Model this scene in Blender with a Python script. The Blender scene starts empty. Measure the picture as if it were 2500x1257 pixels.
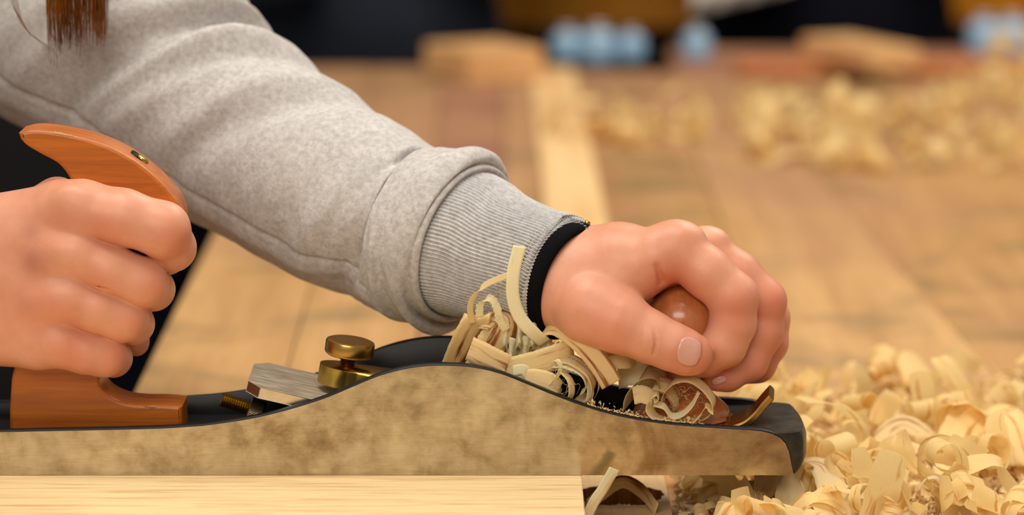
import bpy, bmesh, math, random
import numpy as np
from mathutils import Vector, Matrix
random.seed(7); rng = np.random.default_rng(7)
scene = bpy.context.scene
COL = scene.collection
PI = math.pi

# ------------------------------------------------------------------ camera
F = 8000.0                      # focal length in pixels of the 2500 px frame
S = 1.0 / 6200.0                # metres per pixel at the near cheek of the plane
PITCH = math.atan(1382 / F)
FW = Vector((0, math.cos(PITCH), -math.sin(PITCH))); UP = Vector((0, math.sin(PITCH), math.cos(PITCH)))
D0 = F * S
CAM = -(FW * D0 - UP * (1160 - 628.5) * S)      # the sole's near edge (row 1160) lies on y=0, z=0
cd = bpy.data.cameras.new('camera'); cam = bpy.data.objects.new('camera', cd); COL.objects.link(cam)
cam.location = CAM; cam.rotation_euler = (PI / 2 - PITCH, 0, 0)
cd.sensor_width = 23.6; cd.lens = F / 2500 * 23.6; cd.clip_start = 0.01; cd.clip_end = 50
cd.dof.use_dof = True; cd.dof.focus_distance = D0 * 1.0; cd.dof.aperture_fstop = 4.0
scene.camera = cam

# ------------------------------------------------------------------ light
w = bpy.data.worlds.new('room_light'); scene.world = w; w.use_nodes = True
w.node_tree.nodes['Background'].inputs[0].default_value = (1.0, 0.93, 0.82, 1)
w.node_tree.nodes['Background'].inputs[1].default_value = 0.33
def area(name, loc, target, sx, sy, power, color):
    l = bpy.data.lights.new(name, 'AREA'); l.shape = 'RECTANGLE'; l.size = sx; l.size_y = sy; l.energy = power; l.color = color
    o = bpy.data.objects.new(name, l); COL.objects.link(o); o.location = loc
    o.rotation_euler = (Vector(target) - Vector(loc)).to_track_quat('-Z', 'Y').to_euler(); return o
area('ceiling_and_fill_lamp', (-0.2, -0.15, 1.75), (0, 0.1, 0), 1.4, 0.7, 28, (1.0, 0.92, 0.80))
area('ceiling_and_fill_lamp', (-0.5, -1.9, 1.25), (0, 0, 0), 1.4, 0.7, 20, (1.0, 0.92, 0.80))  # front fill added behind the camera, below ceiling height, to light under the toe
area('ceiling_and_fill_lamp', (0.9, 1.3, 1.75), (0.5, 1.1, 0), 1.4, 0.7, 28, (1.0, 0.92, 0.80))
scene.view_settings.view_transform = 'Standard'; scene.view_settings.look = 'None'
scene.view_settings.gamma = 1; scene.view_settings.use_curve_mapping = False
scene.view_settings.exposure = 0.0

# ------------------------------------------------------------------ helpers
def ray(px, py):
    return FW + Vector((1, 0, 0)) * ((px - 1250) / F) - UP * ((py - 628.5) / F)
def P(px, py, d=0.0):           # photograph pixel + distance behind the near cheek (in pixel units) -> world point
    r = ray(px, py); t = (d * S - CAM.y) / r.y; return CAM + r * t
def B(px, py, z):               # photograph pixel -> point on a level surface
    r = ray(px, py); t = (z - CAM.z) / r.z; return CAM + r * t
def R(d): return S * (1 + d * S / D0)           # size of one pixel at that depth
BZ = -0.020                     # bench top below the plane's sole

def tag(o, label=None, cat=None, group=None, kind=None):
    if label: o['label'] = label
    if cat: o['category'] = cat
    if group: o['group'] = group
    if kind: o['kind'] = kind
    return o
def empty(name, loc=(0, 0, 0)):
    o = bpy.data.objects.new(name, None); COL.objects.link(o); o.location = loc; o.empty_display_size = .02
    return o
def mesh_obj(name, verts, faces, mat=None, parent=None, smooth=True, uv=None):
    me = bpy.data.meshes.new(name); me.from_pydata([tuple(v) for v in verts], [], faces); me.update()
    if smooth: me.shade_smooth()
    if mat is not None:
        for m in (mat if isinstance(mat, (list, tuple)) else [mat]): me.materials.append(m)
    if uv is not None:
        ul = me.uv_layers.new(name='UVMap')
        idx = np.empty(len(me.loops), dtype=np.int32); me.loops.foreach_get('vertex_index', idx)
        ul.data.foreach_set('uv', np.asarray(uv, dtype=np.float32)[idx].ravel())
    return link(name, me, parent)
def link(name, me, parent=None):
    o = bpy.data.objects.new(name, me); COL.objects.link(o)
    if parent is not None:
        o.parent = parent
        if parent.parent is None: o.matrix_parent_inverse = parent.matrix_basis.inverted()   # meshes are built in world space
    return o
def bm_obj(name, bm, mat, parent=None, smooth=False, bevel=0, seg=2):
    if bevel:
        bmesh.ops.bevel(bm, geom=list(bm.edges), offset=bevel, segments=seg, profile=.6, affect='EDGES', clamp_overlap=True)
    bmesh.ops.recalc_face_normals(bm, faces=bm.faces)
    me = bpy.data.meshes.new(name); bm.to_mesh(me); bm.free()
    if smooth: me.shade_smooth()
    for m in (mat if isinstance(mat, (list, tuple)) else [mat]): me.materials.append(m)
    return link(name, me, parent)
def box_bm(x0, x1, y0, y1, z0, z1, bm=None):
    bm = bm or bmesh.new()
    v = [bm.verts.new(p) for p in ((x0,y0,z0),(x1,y0,z0),(x1,y1,z0),(x0,y1,z0),(x0,y0,z1),(x1,y0,z1),(x1,y1,z1),(x0,y1,z1))]
    for f in ((0,3,2,1),(4,5,6,7),(0,1,5,4),(1,2,6,5),(2,3,7,6),(3,0,4,7)): bm.faces.new([v[i] for i in f])
    return bm
def catmull(pts, n):
    pts = [np.array(p, float) for p in pts]; p = [2 * pts[0] - pts[1]] + pts + [2 * pts[-1] - pts[-2]]
    out = []; m = len(pts) - 1
    for k in range(n + 1):
        s = k / n * m; i = min(int(s), m - 1); t = s - i
        a, b, c, d = p[i], p[i + 1], p[i + 2], p[i + 3]
        out.append(.5 * (2*b + (c-a)*t + (2*a-5*b+4*c-d)*t*t + (3*b-a-3*c+d)*t**3))
    return np.array(out)
def lathe(name, prof, mat, parent, loc, axis=(0, 0, 1), seg=64, smooth=True):
    q = Vector((0, 0, 1)).rotation_difference(Vector(axis).normalized()).to_matrix()
    V = []; Fc = []
    for r, z in prof:
        for k in range(seg):
            a = 2 * PI * k / seg; V.append(Vector(loc) + q @ Vector((r * math.cos(a), r * math.sin(a), z)))
    n = len(prof)
    for i in range(n - 1):
        for k in range(seg):
            k2 = (k + 1) % seg; Fc.append((i*seg+k, i*seg+k2, (i+1)*seg+k2, (i+1)*seg+k))
    if prof[0][0] > 1e-7: Fc.append(tuple(range(seg))[::-1])
    if prof[-1][0] > 1e-7: Fc.append(tuple((n-1)*seg + k for k in range(seg)))
    return mesh_obj(name, V, Fc, mat, parent, smooth)
def sharp(o, deg=35):
    o.data.set_sharp_from_angle(angle=math.radians(deg)); return o

# ------------------------------------------------------------------ materials
class NT:
    def __init__(s, name):
        s.m = bpy.data.materials.new(name); s.m.use_nodes = True; s.t = s.m.node_tree; s.b = s.t.nodes['Principled BSDF']
    def n(s, typ, **kw):
        nd = s.t.nodes.new(typ)
        for k, v in kw.items():
            if k.startswith('i_'):
                key = k[2:]; key = int(key) if key.isdigit() else key.replace('_', ' ')
                nd.inputs[key].default_value = v
            else: setattr(nd, k, v)
        return nd
    def l(s, a, b): s.t.links.new(a, b)
    def set(s, **kw):
        for k, v in kw.items(): s.b.inputs[k.replace('_', ' ')].default_value = v
    def co(s, kind='Object', scale=(1, 1, 1), rot=(0, 0, 0)):
        tc = s.n('ShaderNodeTexCoord'); mp = s.n('ShaderNodeMapping'); mp.inputs['Scale'].default_value = scale; mp.inputs['Rotation'].default_value = rot
        s.l(tc.outputs[kind], mp.inputs[0]); return mp.outputs[0]
    def noise(s, vec, scale, detail=4, rough=.5, dist=0):
        nd = s.n('ShaderNodeTexNoise'); nd.inputs['Scale'].default_value = scale; nd.inputs['Detail'].default_value = detail
        nd.inputs['Roughness'].default_value = rough; nd.inputs['Distortion'].default_value = dist; s.l(vec, nd.inputs['Vector']); return nd.outputs[0]
    def ramp(s, fac, stops, interp='LINEAR'):
        r = s.n('ShaderNodeValToRGB'); r.color_ramp.interpolation = interp; e = r.color_ramp.elements
        while len(e) < len(stops): e.new(.5)
        for el, (p, c) in zip(e, stops): el.position = p; el.color = c if len(c) == 4 else (*c, 1)
        s.l(fac, r.inputs[0]); return r.outputs[0]
    def mix(s, a, b, fac, mode='MIX'):
        m = s.n('ShaderNodeMix', data_type='RGBA', blend_type=mode)
        for sock, v in ((m.inputs[6], a), (m.inputs[7], b), (m.inputs[0], fac)):
            if hasattr(v, 'links') or hasattr(v, 'is_linked'): s.l(v, sock)
            else: sock.default_value = v if not isinstance(v, tuple) or len(v) == 4 else (*v, 1)
        return m.outputs[2]
    def bump(s, h, strength=.3, dist=.001, normal=None):
        b = s.n('ShaderNodeBump'); b.inputs['Strength'].default_value = strength; b.inputs['Distance'].default_value = dist
        s.l(h, b.inputs['Height'])
        if normal is not None: s.l(normal, b.inputs['Normal'])
        return b.outputs[0]
def srgb(r, g, b):
    f = lambda c: (c/255/12.92) if c/255 <= .04045 else ((c/255+.055)/1.055)**2.4
    return (f(r), f(g), f(b), 1)

def wood(name, c1, c2, axis='x', fine=1.0, rough=.5, stain=None, coat=0, bumpd=.0002, contrast=(.35, .65), spec=.5, far=False):
    m = NT(name); sc = {'x': (1.2, 22, 22), 'y': (22, 1.2, 22), 'z': (22, 22, 1.2)}[axis]
    v = m.co('Object', tuple(a * fine for a in sc))
    n1 = m.noise(v, 3.2, 6, .6, .6); base = m.ramp(n1, [(contrast[0], c1), (contrast[1], c2)])
    v2 = m.co('Object', tuple(a * fine * 6 for a in sc)); n2 = m.noise(v2, 4, 3, .6)
    c = m.mix(base, (.55, .42, .3, 1), m.ramp(n2, [(.5, (0, 0, 0)), (.8, (.35, .35, .35))]), 'MULTIPLY')
    if far:       # old purple-brown stain of the far half of the bench
        tc = m.n('ShaderNodeTexCoord'); sx = m.n('ShaderNodeSeparateXYZ'); m.l(tc.outputs['Object'], sx.inputs[0])
        n4 = m.noise(m.co('Object', (1, .5, 1)), 7, 3, .5); ad = m.n('ShaderNodeMath', operation='MULTIPLY_ADD'); ad.inputs[1].default_value = .42
        m.l(sx.outputs[1], ad.inputs[0]); m.l(n4, ad.inputs[2])
        c = m.mix(c, srgb(158, 112, 86), m.ramp(ad.outputs[0], [(.74, (0, 0, 0)), (1.0, (.62, .62, .62))]))
    if stain:
        n3 = m.noise(m.co('Object', (1, 1, 1)), stain[1], 5, .6, .3)
        c = m.mix(c, stain[0], m.ramp(n3, [(stain[2], (0, 0, 0)), (stain[3], (1, 1, 1))]))
    m.l(c, m.b.inputs['Base Color']); m.set(Roughness=rough, Coat_Weight=coat, Coat_Roughness=.15, Specular_IOR_Level=spec)
    m.l(m.bump(n2, .4, bumpd), m.b.inputs['Normal']); return m.m

def mat_steel_side():
    m = NT('worn_steel_side'); v = m.co('Object')
    n = m.noise(v, 60, 9, .62, .2); n2 = m.noise(v, 30, 8, .62, .4)
    vs = m.co('Object', (8, 1, 160)); n3 = m.noise(vs, 12, 3, .6)
    c = m.ramp(n, [(.3, srgb(138, 120, 90)), (.45, srgb(172, 160, 134)), (.65, srgb(190, 182, 160))])
    c = m.mix(c, srgb(112, 82, 46), m.ramp(n2, [(.53, (0, 0, 0)), (.72, (.75, .75, .75))]))
    c = m.mix(c, (.72, .68, .62, 1), m.ramp(n3, [(.45, (0, 0, 0)), (.75, (.5, .5, .5))]), 'MULTIPLY')
    sp = m.n('ShaderNodeTexVoronoi'); sp.inputs['Scale'].default_value = 90; m.l(v, sp.inputs['Vector'])
    spn = m.noise(v, 31, 2); 
    sm = m.n('ShaderNodeMath', operation='MULTIPLY')
    m.l(m.ramp(sp.outputs['Distance'], [(.05, (1, 1, 1)), (.11, (0, 0, 0))]), sm.inputs[0]); m.l(m.ramp(spn, [(.56, (0, 0, 0)), (.6, (1, 1, 1))]), sm.inputs[1])
    c = m.mix(c, srgb(82, 56, 26), sm.outputs[0])
    m.l(c, m.b.inputs['Base Color']); m.set(Metallic=1.0)
    m.l(m.ramp(n, [(.3, (.34, .34, .34)), (.6, (.17, .17, .17))]), m.b.inputs['Roughness'])
    m.l(m.bump(n3, .15, .00004), m.b.inputs['Normal']); return m.m
def simple(name, col, rough=.5, metal=0, nscale=None, col2=None, bumpd=0, coat=0, **kw):
    m = NT(name); m.set(Roughness=rough, Metallic=metal, Coat_Weight=coat)
    m.b.inputs['Base Color'].default_value = col
    for k, v in kw.items(): m.b.inputs[k.replace('_', ' ')].default_value = v
    if nscale:
        n = m.noise(m.co('Object'), nscale, 5, .6)
        m.l(m.ramp(n, [(.35, col), (.65, col2 or col)]), m.b.inputs['Base Color'])
        if bumpd: m.l(m.bump(n, .5, bumpd), m.b.inputs['Normal'])
    return m.m
def mat_brushed(name, c1, c2, scale, rough, metal=1.0):
    m = NT(name); n = m.noise(m.co('Object', scale), 30, 4, .6); n2 = m.noise(m.co('Object'), 60, 4, .6)
    c = m.mix(m.ramp(n, [(.3, c1), (.7, c2)]), c1, m.ramp(n2, [(.5, (0, 0, 0)), (.75, (.8, .8, .8))]))
    m.l(c, m.b.inputs['Base Color']); m.set(Metallic=metal, Roughness=rough); m.l(m.bump(n, .2, .00005), m.b.inputs['Normal']); return m.m
def mat_skin():
    m = NT('skin'); v = m.co('Object')
    at = m.n('ShaderNodeAttribute', attribute_name='red')
    n = m.noise(v, 45, 4, .55)
    base = m.ramp(n, [(.3, srgb(204, 138, 108)), (.7, srgb(220, 160, 132))])
    c = m.mix(base, srgb(205, 112, 86), at.outputs['Fac'])
    b2 = m.n('ShaderNodeAttribute', attribute_name='bruise')
    c = m.mix(c, srgb(158, 92, 78), b2.outputs['Fac'])
    m.l(c, m.b.inputs['Base Color']); m.set(Roughness=.44, Subsurface_Weight=.22, Subsurface_Scale=.006, Specular_IOR_Level=.4)
    m.b.inputs['Subsurface Radius'].default_value = (1, .35, .2)
    vo = m.n('ShaderNodeTexVoronoi'); vo.inputs['Scale'].default_value = 1500; m.l(v, vo.inputs['Vector'])
    h1 = m.bump(vo.outputs['Distance'], .22, .00012); n2 = m.noise(v, 260, 3, .6)
    m.l(m.bump(n2, .22, .0004, h1), m.b.inputs['Normal']); return m.m
def mat_fleece(name, c1, c2, ribs=False):
    m = NT(name); v = m.co('Object')
    n = m.noise(v, 420, 5, .75); n2 = m.noise(v, 90, 4, .6)
    c = m.ramp(n, [(.36, c1), (.62, c2)]); c = m.mix(c, c1, m.ramp(n2, [(.45, (0, 0, 0)), (.8, (.55, .55, .55))]))
    m.set(Roughness=.95, Sheen_Weight=.12, Sheen_Roughness=.5, Specular_IOR_Level=.1); nb = m.bump(n, .55, .0006)
    m.l(nb, m.b.inputs['Normal']); m.l(c, m.b.inputs['Base Color']); return m.m
def mat_shaving(name, light, dark, streak=.5, trans=.3):
    m = NT(name)
    uv = m.n('ShaderNodeUVMap'); oi = m.n('ShaderNodeObjectInfo')
    mp = m.n('ShaderNodeMapping'); mp.inputs['Scale'].default_value = (2.6, .22, 1); m.l(uv.outputs[0], mp.inputs[0])
    cb = m.n('ShaderNodeCombineXYZ'); mu = m.n('ShaderNodeMath', operation='MULTIPLY'); mu.inputs[1].default_value = 40
    m.l(oi.outputs['Random'], mu.inputs[0]); m.l(mu.outputs[0], cb.inputs[0]); m.l(mu.outputs[0], cb.inputs[2]); m.l(cb.outputs[0], mp.inputs['Location'])
    n = m.noise(mp.outputs[0], 1.1, 4, .55, .15)
    mp2 = m.n('ShaderNodeMapping'); mp2.inputs['Scale'].default_value = (26, 1.2, 1); m.l(uv.outputs[0], mp2.inputs[0]); m.l(cb.outputs[0], mp2.inputs['Location'])
    n2 = m.noise(mp2.outputs[0], 1.5, 3, .6)
    c = m.ramp(n, [(.0, light), (.62 - .09 * streak, light), (.70 - .05 * streak, dark)])
    c = m.mix(c, (.86, .72, .5, 1), m.ramp(n2, [(.45, (0, 0, 0)), (.8, (.28, .28, .28))]), 'MULTIPLY')
    hs = m.n('ShaderNodeHueSaturation'); m.l(c, hs.inputs['Color'])
    mr = m.n('ShaderNodeMapRange'); mr.inputs['To Min'].default_value = .9; mr.inputs['To Max'].default_value = 1.04; m.l(oi.outputs['Random'], mr.inputs[0]); m.l(mr.outputs[0], hs.inputs['Value'])
    m.l(hs.outputs[0], m.b.inputs['Base Color']); m.set(Roughness=.55, Specular_IOR_Level=.3); m.l(m.bump(n2, .35, .0001), m.b.inputs['Normal'])
    tr = m.n('ShaderNodeBsdfTranslucent'); m.l(hs.outputs[0], tr.inputs[0]); mx = m.n('ShaderNodeMixShader'); mx.inputs[0].default_value = trans
    out = [x for x in m.t.nodes if x.type == 'OUTPUT_MATERIAL'][0]
    m.l(m.b.outputs[0], mx.inputs[1]); m.l(tr.outputs[0], mx.inputs[2]); m.l(mx.outputs[0], out.inputs[0]); return m.m

M = dict(
    steel=mat_steel_side(),
    japan=simple('black_japanning', (.004, .004, .005, 1), .42, 0, 160, (.008, .008, .009, 1), .00008, Specular_IOR_Level=.25),
    toe=simple('worn_black_paint', (.012, .013, .010, 1), .36, 0, 140, (.035, .038, .03, 1), .0004, Specular_IOR_Level=.35),
    brass=mat_brushed('brass', srgb(150, 108, 48), srgb(206, 166, 92), (1, 1, 1), .3),
    brass_dull=mat_brushed('dull_brass', srgb(150, 122, 50), srgb(206, 180, 96), (1, 1, 1), .28),
    iron=mat_brushed('ground_steel', srgb(150, 138, 118), srgb(206, 196, 176), (1.2, 14, 14), .5, .55),
    ironedge=mat_brushed('polished_steel', srgb(170, 158, 138), srgb(226, 214, 192), (1, 1, 1), .25),
    tote=wood('cherry_handle', srgb(158, 78, 6), srgb(192, 104, 12), 'x', 3.0, .42, None, .1, .00006),
    worn=simple('bare_worn_wood', srgb(196, 140, 88), .5, 0, 300, srgb(168, 100, 50)),
    knob=wood('cherry_knob', srgb(172, 98, 50), srgb(200, 122, 70), 'z', 2.0, .3, None, .5, .00003),
    skin=mat_skin(), nail=simple('fingernail', srgb(214, 146, 128), .22, 0, 80, srgb(226, 162, 146), Subsurface_Weight=.3, Subsurface_Scale=.003, Coat_Weight=.3),
    fleece=mat_fleece('grey_fleece', srgb(170, 165, 163), srgb(203, 198, 196)),
    rib=mat_fleece('grey_rib_knit', srgb(168, 166, 166), srgb(200, 198, 198)),
    black=simple('black_cloth', (.004, .004, .005, 1), .95, Specular_IOR_Level=.08),
    navy=simple('navy_cloth', (.014, .017, .026, 1), .9, 0, 14, (.026, .03, .045, 1), Specular_IOR_Level=.1),
    navy2=simple('dark_cloth', (.004, .004, .008, 1), .9, 0, 10, (.006, .006, .012, 1), Specular_IOR_Level=.1),
    trousers=simple('dark_trousers', (.003, .003, .005, 1), .95, 0, 18, (.006, .007, .012, 1), Specular_IOR_Level=.1),
    pine=wood('fresh_pine', srgb(190, 148, 94), srgb(232, 202, 152), 'x', 4.5, .5, None, 0, .00008, (.28, .52)),
    beech=wood('pale_bench_wood', srgb(222, 180, 120), srgb(236, 202, 148), 'y', .7, .6, (srgb(206, 158, 104), 6, .5, .7)),
    tan=wood('tan_bench_wood', srgb(180, 134, 80), srgb(202, 158, 102), 'y', .5, .6, (srgb(138, 112, 72), 9, .5, .72), far=True),
    tan2=wood('ochre_bench_wood', srgb(170, 122, 68), srgb(192, 146, 88), 'y', .5, .6, (srgb(126, 102, 56), 11, .48, .7), far=True),
    mauve=wood('brown_bench_wood', srgb(166, 118, 80), srgb(188, 138, 94), 'y', .5, .6, (srgb(142, 92, 72), 7, .45, .62), far=True),
    lip=wood('orange_batten', srgb(178, 100, 46), srgb(196, 126, 76), 'x', .6, .5),
    block=wood('block_wood', srgb(206, 152, 96), srgb(226, 180, 124), 'x', .6, .5),
    amber=simple('amber_wood', srgb(238, 144, 6), .5, 0, 3, srgb(250, 160, 14)),
    blue=simple('blue_plastic', srgb(160, 200, 232), .12, 0, None, None, 0, 0, Transmission_Weight=.15),
    shirt=simple('white_cloth', srgb(196, 184, 176), .9),
    floor=simple('floor_grey', (.008, .008, .009, 1), .8, 0, 3, (.012, .012, .014, 1)),
    wall=simple('wall_paint', (.02, .018, .018, 1), .8),
    hair=simple('brown_hair', srgb(78, 38, 4), .5, 0, 60, srgb(140, 80, 12), Specular_IOR_Level=.2),
    dust=simple('wood_dust', srgb(214, 176, 116), .8, 0, 200, srgb(238, 214, 160), .0005),
    hole=wood('torn_hole_wall', srgb(92, 52, 20), srgb(150, 98, 52), 'z', 2, .8),
    shave=mat_shaving('pale_shaving', srgb(250, 232, 184), srgb(222, 172, 106), .3, .5),
    shave2=mat_shaving('streaked_shaving', srgb(250, 228, 174), srgb(178, 106, 42), 1.0, .45),
    shave3=mat_shaving('cream_shaving', srgb(254, 248, 216), srgb(242, 222, 172), .2, .5),
    heap=mat_shaving('heap_shaving', srgb(250, 226, 164), srgb(224, 170, 96), .4, .45),
)

# ------------------------------------------------------------------ room and bench
FZ = -0.92
bm_obj('floor', box_bm(-4, 4, -3, 4.6, FZ - .1, FZ), M['floor'])['kind'] = 'structure'
bm_obj('wall_back', box_bm(-4, 4, 4.5, 4.6, FZ, 1.9), M['wall'])['kind'] = 'structure'

YN, YF = -0.42, 1.60            # near and far edge of the bench
def xline(p1, p2):              # a plank joint from two of its points in the photograph, carried on to both bench ends
    a, b = B(*p1, BZ), B(*p2, BZ); s = (b.x - a.x) / (b.y - a.y)
    return a.x + s * (YN - a.y), a.x + s * (YF - a.y)
left = xline((322, 965), (540, 530))
j = [left]
j.append(xline((700, 900), (905, 200)))
j.append(xline((1010, 900), (1080, 200)))
j.append(xline((1230, 900), (1228, 200)))
j.append(xline((1400, 1160), (1296, 190)))     # left edge of the pale plank
j.append(xline((1622, 1160), (1402, 170)))     # right edge of the pale plank
j.append(xline((1900, 900), (1640, 200)))
j.append(xline((2300, 750), (2058, 480)))
j.append(xline((2900, 900), (2330, 200)))
j.append((j[-1][0] + .25, j[-1][1] + .25))
j.append((j[-1][0] + .3, j[-1][1] + .3))
bench = empty('workbench', (0, .5, FZ))
tag(bench, 'long workbench of tan and brown planks under the hand plane', 'workbench')
TH = .06
def plank(a, b, mat, z=0., y0=YN, y1=YF):
    g = .0003; bm = bmesh.new()
    f = lambda l, y: l[0] + (l[1] - l[0]) * (y - YN) / (YF - YN)
    v = [bm.verts.new(p) for p in [(f(a, y0)+g, y0, BZ-TH), (f(b, y0)-g, y0, BZ-TH), (f(b, y1)-g, y1, BZ-TH), (f(a, y1)+g, y1, BZ-TH),
                                   (f(a, y0)+g, y0, BZ+z), (f(b, y0)-g, y0, BZ+z), (f(b, y1)-g, y1, BZ+z), (f(a, y1)+g, y1, BZ+z)]]
    for q in ((0,3,2,1),(4,5,6,7),(0,1,5,4),(1,2,6,5),(2,3,7,6),(3,0,4,7)): bm.faces.new([v[i] for i in q])
    return bm_obj('plank', bm, mat, bench, bevel=.0008)
pm = ['tan', 'tan', 'mauve', 'tan', None, 'tan2', 'tan', 'tan2', 'tan', 'tan2']
pz = [0, -.0004, 0, -.0004, 0, -.004, -.0036, -.004, -.0036, -.004]
for i in range(len(j) - 1):
    if pm[i]:
        if i < 5: plank(j[i], j[i + 1], M[pm[i]], pz[i])
        else:
            q = .0; plank(j[i], j[i + 1], M[pm[i]], pz[i])
yb_ = B(1250, 112, BZ).y
fb = bm_obj('plank', box_bm(B(1640, 140, BZ).x, j[-1][1] + .1, YF + .0006, yb_, BZ - TH, BZ - .002), M['mauve'], bench, bevel=.001)
# the pale plank with the torn round dog hole in it
hc = B(1512, 1208, BZ); HR = .0180; a, b = j[4], j[5]
fx = lambda l, y: l[0] + (l[1] - l[0]) * (y - YN) / (YF - YN)
bm = bmesh.new(); ring_t = []; NH = 72
for k in range(NH):
    an = 2 * PI * k / NH; rr = HR * (1 + .03 * math.sin(5 * an) + .025 * math.sin(17 * an + 1) + .02 * random.random())
    ring_t.append((hc.x + rr * math.cos(an), hc.y + rr * math.sin(an)))
g = .0003
outer = [(fx(a, YN)+g, YN), (fx(b, YN)-g, YN), (fx(b, YF)-g, YF), (fx(a, YF)+g, YF)]
ov = [bm.verts.new((x, y, BZ)) for x, y in outer]; rv = [bm.verts.new((x, y, BZ)) for x, y in ring_t]
es = [bm.edges.new((ov[i], ov[(i+1) % 4])) for i in range(4)] + [bm.edges.new((rv[i], rv[(i+1) % NH])) for i in range(NH)]
bmesh.ops.triangle_fill(bm, edges=es, use_beauty=True)
ob = [bm.verts.new((x, y, BZ - TH)) for x, y in outer]; bm.faces.new(ob)
for i in range(4): bm.faces.new((ov[i], ov[(i+1) % 4], ob[(i+1) % 4], ob[i]))
low = [bm.verts.new((hc.x + (x-hc.x)*.97, hc.y + (y-hc.y)*.97, BZ - .05)) for x, y in ring_t]
for i in range(NH):
    f_ = bm.faces.new((rv[i], rv[(i+1) % NH], low[(i+1) % NH], low[i])); f_.material_index = 1
bm.faces.new(low)
pp = bm_obj('plank', bm, [M['beech'], M['hole']], bench); pp['label'] = 'pale plank with a torn round dog hole'
# far batten, apron and legs of the bench
l0 = B(1790, 160, BZ); l1 = B(2700, 150, BZ)
o = bm_obj('batten', box_bm(l0.x, l1.x, YF - .05, YF - .02, BZ - .0035, BZ + .010), M['lip'], bench, bevel=.003); o['label'] = 'orange raised batten along the far side'
for y in (YN + .02, YF - .06):
    bm_obj('apron', box_bm(j[0][0] + .25, j[-1][0] - .1, y, y + .04, BZ - TH - .12, BZ - TH), M['tan2'], bench)
for x in (j[0][0] + .35, j[-1][0] - .25):
    for y in (YN + .06, YF - .16):
        bm_obj('leg', box_bm(x, x + .08, y, y + .08, FZ, BZ - TH), M['tan2'], bench, bevel=.004)

# the board being planed
wx1 = P(1420, 1160, 0).x
bm = bmesh.new()
wp = bm_obj('pine_board', box_bm(-.62, wx1, -.25, P(0, 0, 345).y, BZ + .0003, -.0001), M['pine'], bevel=.0006, seg=2)
tag(wp, 'pale straight-grained pine board lying under the hand plane', 'board')

# ------------------------------------------------------------------ implicit surfaces
def surface_nets(G, org, h):
    ins = G < 0; nx, ny, nz = G.shape
    c = ins[:-1, :-1, :-1].astype(np.int8)
    corners = [(i, j_, k) for i in (0, 1) for j_ in (0, 1) for k in (0, 1)]
    tot = np.zeros((nx-1, ny-1, nz-1), np.int8)
    for i, j_, k in corners: tot += ins[i:nx-1+i, j_:ny-1+j_, k:nz-1+k]
    cells = np.argwhere((tot > 0) & (tot < 8))
    idx = -np.ones((nx-1, ny-1, nz-1), np.int64); idx[tuple(cells.T)] = np.arange(len(cells))
    acc = np.zeros((len(cells), 3)); cnt = np.zeros(len(cells))
    val = {cc: G[cells[:, 0]+cc[0], cells[:, 1]+cc[1], cells[:, 2]+cc[2]] for cc in corners}
    for a_ in corners:
        for ax in range(3):
            if a_[ax] == 0:
                b_ = list(a_); b_[ax] = 1; b_ = tuple(b_)
                va, vb = val[a_], val[b_]; mk = (va < 0) != (vb < 0)
                t = np.where(mk, va / np.where(mk, va - vb, 1), 0)
                p = np.array(a_, float)[None, :] + np.zeros((len(cells), 3)); p[:, ax] += t
                acc += p * mk[:, None]; cnt += mk
    V = (cells + acc / cnt[:, None]) * h + org
    Fs = []
    for ax in range(3):
        o1, o2 = [(1, 2), (2, 0), (0, 1)][ax]
        sl = [slice(1, -1)] * 3; sl[ax] = slice(0, -1); s2 = [slice(1, -1)] * 3; s2[ax] = slice(1, None)
        A, Bv = ins[tuple(sl)], ins[tuple(s2)]
        e = np.argwhere(A != Bv); off = np.array([1, 1, 1]); off[ax] = 0; e = e + off
        flip = ins[tuple(e.T)]
        def cell(d1, d2):
            q = e.copy(); q[:, o1] -= d1; q[:, o2] -= d2; return idx[tuple(q.T)]
        quad = np.stack([cell(1, 1), cell(0, 1), cell(0, 0), cell(1, 0)], 1)
        quad[~flip] = quad[~flip][:, ::-1]; Fs.append(quad)
    return V, np.concatenate(Fs)
def smin(a_, b_, k):
    h = np.maximum(k - np.abs(a_ - b_), 0) / k; return np.minimum(a_, b_) - h * h * k * .25
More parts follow.
